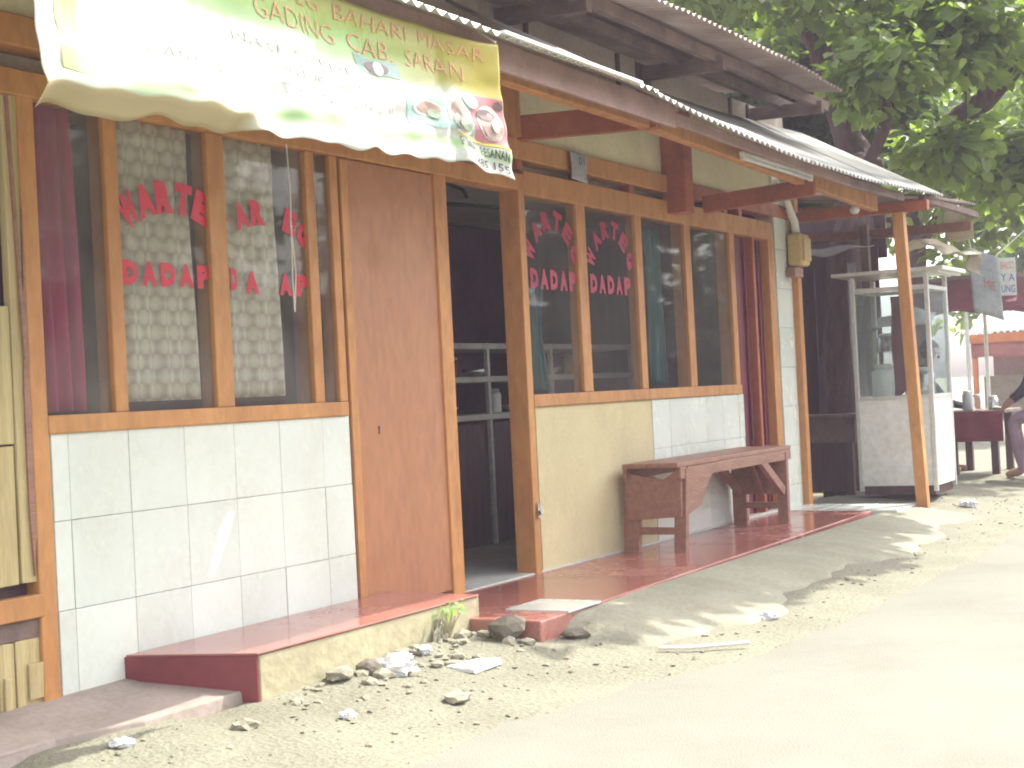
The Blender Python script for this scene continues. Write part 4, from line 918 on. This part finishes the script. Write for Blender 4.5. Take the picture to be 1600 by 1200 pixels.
tree('broad green tree filling the view above the white awning', (39, 1.0, .0),
     [([(39, 1, 0), (39, 1, 4), (39, 1, 7)], .35, .2), ([(39, 1, 3.5), (38, -1.5, 6)], .15, .06), ([(39, 1, 3.5), (39, 3.5, 6)], .15, .06)],
     [((39, 1, 6.2), (3.0, 4.5, 3.4), 200), ((38, -2, 4.2), (2, 2, 1.6), 60), ((39, 1, 3.2), (1.5, 5.5, 1.6), 120)], 44, .30, 'leaf', 9, .7)

# trees and a low wall across the road (seen in the window glass)
for i, (x, y) in enumerate(((4, -13.5), (11, -13), (18.5, -13.8), (26, -13.2))):
    tree(['roadside tree opposite the plank wall', 'roadside tree opposite the doorway', 'roadside tree opposite the food cart', 'roadside tree opposite the distant kiosk'][i], (x, y, 0),
         [([(x, y, 0), (x + .1, y, 2), (x, y + .1, 3.6)], .2, .12)], [((x, y, 4.4), (2.6, 1.8, 2.0), 90), ((x + 1.5, y + .3, 2.4), (1.6, 1.0, 1.1), 30)], 34, .26, 'leaf2', 20 + i, .6)
fw = thing('roadside_wall', 'plain grey wall along the far side of the road', 'wall', (12, -12.2, 0))
box('wall_face', 'upwall', fw, -8, 34, -12.3, -12.15, 0, 1.5, .01); box('coping', 'cement', fw, -8, 34, -12.34, -12.11, 1.502, 1.57, .01)

for i, (x, y) in enumerate(((35, -13), (45, -12.5), (57, -13), (72, -12.6))):
    tree(['roadside tree opposite the broad green tree', 'roadside tree some way down the road', 'roadside tree far down the road', 'last roadside tree down the road'][i], (x, y, 0),
         [([(x, y, 0), (x + .1, y, 2), (x, y + .1, 3.6)], .2, .12)], [((x, y, 4.6), (4.2, 2.2, 2.4), 90), ((x + 1.5, y + .8, 2.0), (3.6, 1.4, 1.6), 60)], 30, .42, 'leaf2', 40 + i, .9)
hb = thing('roadside_house', 'plain grey house across the road opposite the right windows', 'house', (24, -16, 0))
box('wall', 'upwall', hb, 12, 40, -18, -15.5, 0, 3.2, .01); box('roof', 'oldzinc', hb, 11.5, 40.5, -18.5, -14.9, 3.2, 3.4, .01)
for x in (15, 20, 26, 32, 37): box('window', 'darkwood', hb, x, x + 1.4, -15.49, -15.44, 1.0, 2.2, .01)

# ------------------------------------------------------------------ rubble, litter, weeds
def rock_mesh(r, seed, flat=.6, n=1):
    bm = bmesh.new(); bmesh.ops.create_icosphere(bm, subdivisions=n, radius=1); rr = random.Random(seed)
    for v in bm.verts:
        v.co *= rr.uniform(.72, 1.22); v.co.z *= flat; v.co.x *= 1.25
        v.co *= r
    me = bpy.data.meshes.new('rock'); bm.to_mesh(me); bm.free(); return me
def rock(name, label, cat, x, y, r, mt, seed, flat=.6, group=None, rz=0., n=2, sink=.25):
    me = rock_mesh(r, seed, flat, n); me.materials.append(MT[mt]); o = bpy.data.objects.new(name, me); COL.objects.link(o)
    o.location = (x, y, verge_z(x, y) + r * flat * (1 - sink) * .8); o.rotation_euler = (0, 0, rz); tag(o, label, cat, group); return o
G = 'stones lying along the verge'
rock('stone', 'dark rounded stone lying below the end of the raised step', 'stone', 5.42, -.72, .075, 'darkstone', 4, .8, G)
rock('stone', 'long pale stone against the foot of the raised step', 'stone', 4.47, -.56, .052, 'stone', 5, .5, G, .2)
rock('stone', 'grey brown lump of rubble beside the white plastic bag', 'stone', 4.60, -.60, .05, 'darkstone', 6, .7, G, 1)
rock('stone', 'broken brick coloured stone at the edge of the cement apron', 'stone', 5.80, -.93, .06, 'stone', 7, .6, G, .6)
rock('stone', 'pale stone at the corner of the red patio', 'stone', 5.66, -.92, .05, 'darkstone', 8, .6, G, 2)
rock('stone', 'flat pale stone in the dirt near the road edge', 'stone', 4.50, -1.05, .05, 'stone', 9, .4, G, .3)
rock('stone', 'flat stone in front of the pinkish slab', 'stone', 3.78, -.68, .045, 'stone', 10, .45, G, .5)
rock('stone', 'small stone between the weed and the white litter', 'stone', 4.98, -.55, .04, 'stone', 14, .5, G, .9)
def bag(label, x, y, r, seed, flat=.75):
    o = rock('plastic_bag', label, 'plastic bag', x, y, r, 'plastic', seed, flat, 'white plastic litter on the verge', seed, n=3, sink=.1)
    for v in o.data.vertices: v.co *= 1 + .22 * math.sin(37 * v.co.x / r + seed) * math.sin(31 * v.co.y / r) * 1.0
    return o
bag('crumpled white plastic bag, the largest, in front of the raised step', 4.68, -.66, .058, 21)
bag('flattened white plastic bag behind the largest bag, against the raised step', 4.86, -.56, .045, 22, .5)
bag('small white plastic scrap right of the largest bag', 4.98, -.60, .026, 23)
bag('white plastic scrap alone on the dirt in front of the plank wall', 3.42, -.20 - .30, .030, 24, .5)
bag('white crumb of plastic halfway between the step and the road', 4.10, -.86, .024, 25, .7)
bag('white paper lump on the dirt beyond the canopy post', 11.9, -1.12, .06, 26, .6)
bag('grey white plastic scrap by the road edge beyond the stick', 6.55, -1.45, .04, 27, .5)
o = MB().tube([(5.62, -1.32, verge_z(5.62, -1.32) + .015), (5.70, -1.45, verge_z(5.7, -1.45) + .018), (5.86, -1.62, .03)], .009, 6).build('stick', 'string'); tag(o, 'pale straight stick lying on the dirt near the road edge', 'stick')
o = box('broken_board', 'white', None, 4.86, 5.06, -.90, -.78, verge_z(4.95, -.84) + .002, verge_z(4.95, -.84) + .018, .003, .006); tag(o, 'flat pale broken board on the dirt below the step', 'board')
wd = thing('weed', 'small bright green weed growing on the front of the raised step', 'plant', (5.28, -.50, .12))
mb = MB()
for k in range(6): mb.tube([(5.28 + .01 * k, -.495, .10), (5.28 + .015 * k - .02, -.52, .16), (5.28 + .03 * (k - 2.5), -.535 - .01 * (k % 3), .215 + .008 * (k % 2))], [.004, .003, .002], 5)
mb.build('stem', 'card', wd); leaves('foliage', 'weed', [(5.28 + .03 * (k - 2.5), -.535, .225) for k in range(6)], 7, .030, wd, .035, 3)
rt = MB(); rr = random.Random(5)
for k in range(26): rt.tube([(5.25 + rr.uniform(-.04, .05), -.492, .19), (5.24 + rr.uniform(-.06, .06), -.51, .12), (5.2 + rr.uniform(-.08, .08), -.53, .075)], [.003, .004, .002], 4)
rt.build('dry_roots', 'stone', wd)
# rubble and gravel too fine to count
def scatter(name, n, mt, rmin, rmax, ysel, seed, xr=(2.5, 13.)):
    r = random.Random(seed); mb = MB(); base = []
    for s in range(6):
        me = rock_mesh(1., 100 + s, .55, 1); base.append(([v.co.copy() for v in me.vertices], [tuple(p.vertices) for p in me.polygons])); bpy.data.meshes.remove(me)
    c = 0
    while c < n:
        x = xr[0] + (xr[1] - xr[0]) * r.random(); e = edge_y(x); y = ysel(r, x, e)
        if 5.6 < x < 11.3 and y > -1.22 + .1 * math.sin(2.2 * x): continue
        if x < 4.2 and y > -.44: continue
        if y > -.5: continue
        s = rmin + (rmax - rmin) * r.random() ** 3.2; V, F = base[r.randrange(6)]; rm = Matrix.Rotation(r.uniform(0, 6.3), 3, 'Z'); z = verge_z(x, y)
        mb.add([(rm @ v) * s + Vector((x, y, z + s * .25)) for v in V], F); c += 1
    return tag(mb.build(name, mt), kind='stuff')
near = lambda r, x, e: -.5 - abs(r.gauss(0, .16))
anyw = lambda r, x, e: e + .02 + r.random() ** .8 * (-.45 - e)
scatter('rubble', 110, 'stone', .010, .045, near, 31, (4.1, 6.3)); scatter('gravel', 420, 'dirt', .003, .013, anyw, 32); scatter('pale_gravel', 260, 'tarp', .003, .016, anyw, 33)
scatter('dark_gravel', 12, 'darkstone', .004, .016, anyw, 34); scatter('road_grit', 500, 'stone', .002, .007, lambda r, x, e: e - abs(r.gauss(0, .25)), 35, (2.5, 10))

# ------------------------------------------------------------------ added air volume, a veil that lifts and tints the dark tones
hz = MB().box(-9, 62, -19, 30, -1.9, 13).build('added_veil', None); hz['kind'] = 'stuff'
m, nt, out = new_mat('added_veil_air'); pv = N(nt, 'ShaderNodeVolumePrincipled'); pv.inputs['Density'].default_value = HAZE; pv.inputs['Color'].default_value = (.93, .82, .96, 1)
nt.links.new(pv.outputs[0], out.inputs['Volume']); hz.data.materials.clear(); hz.data.materials.append(m)
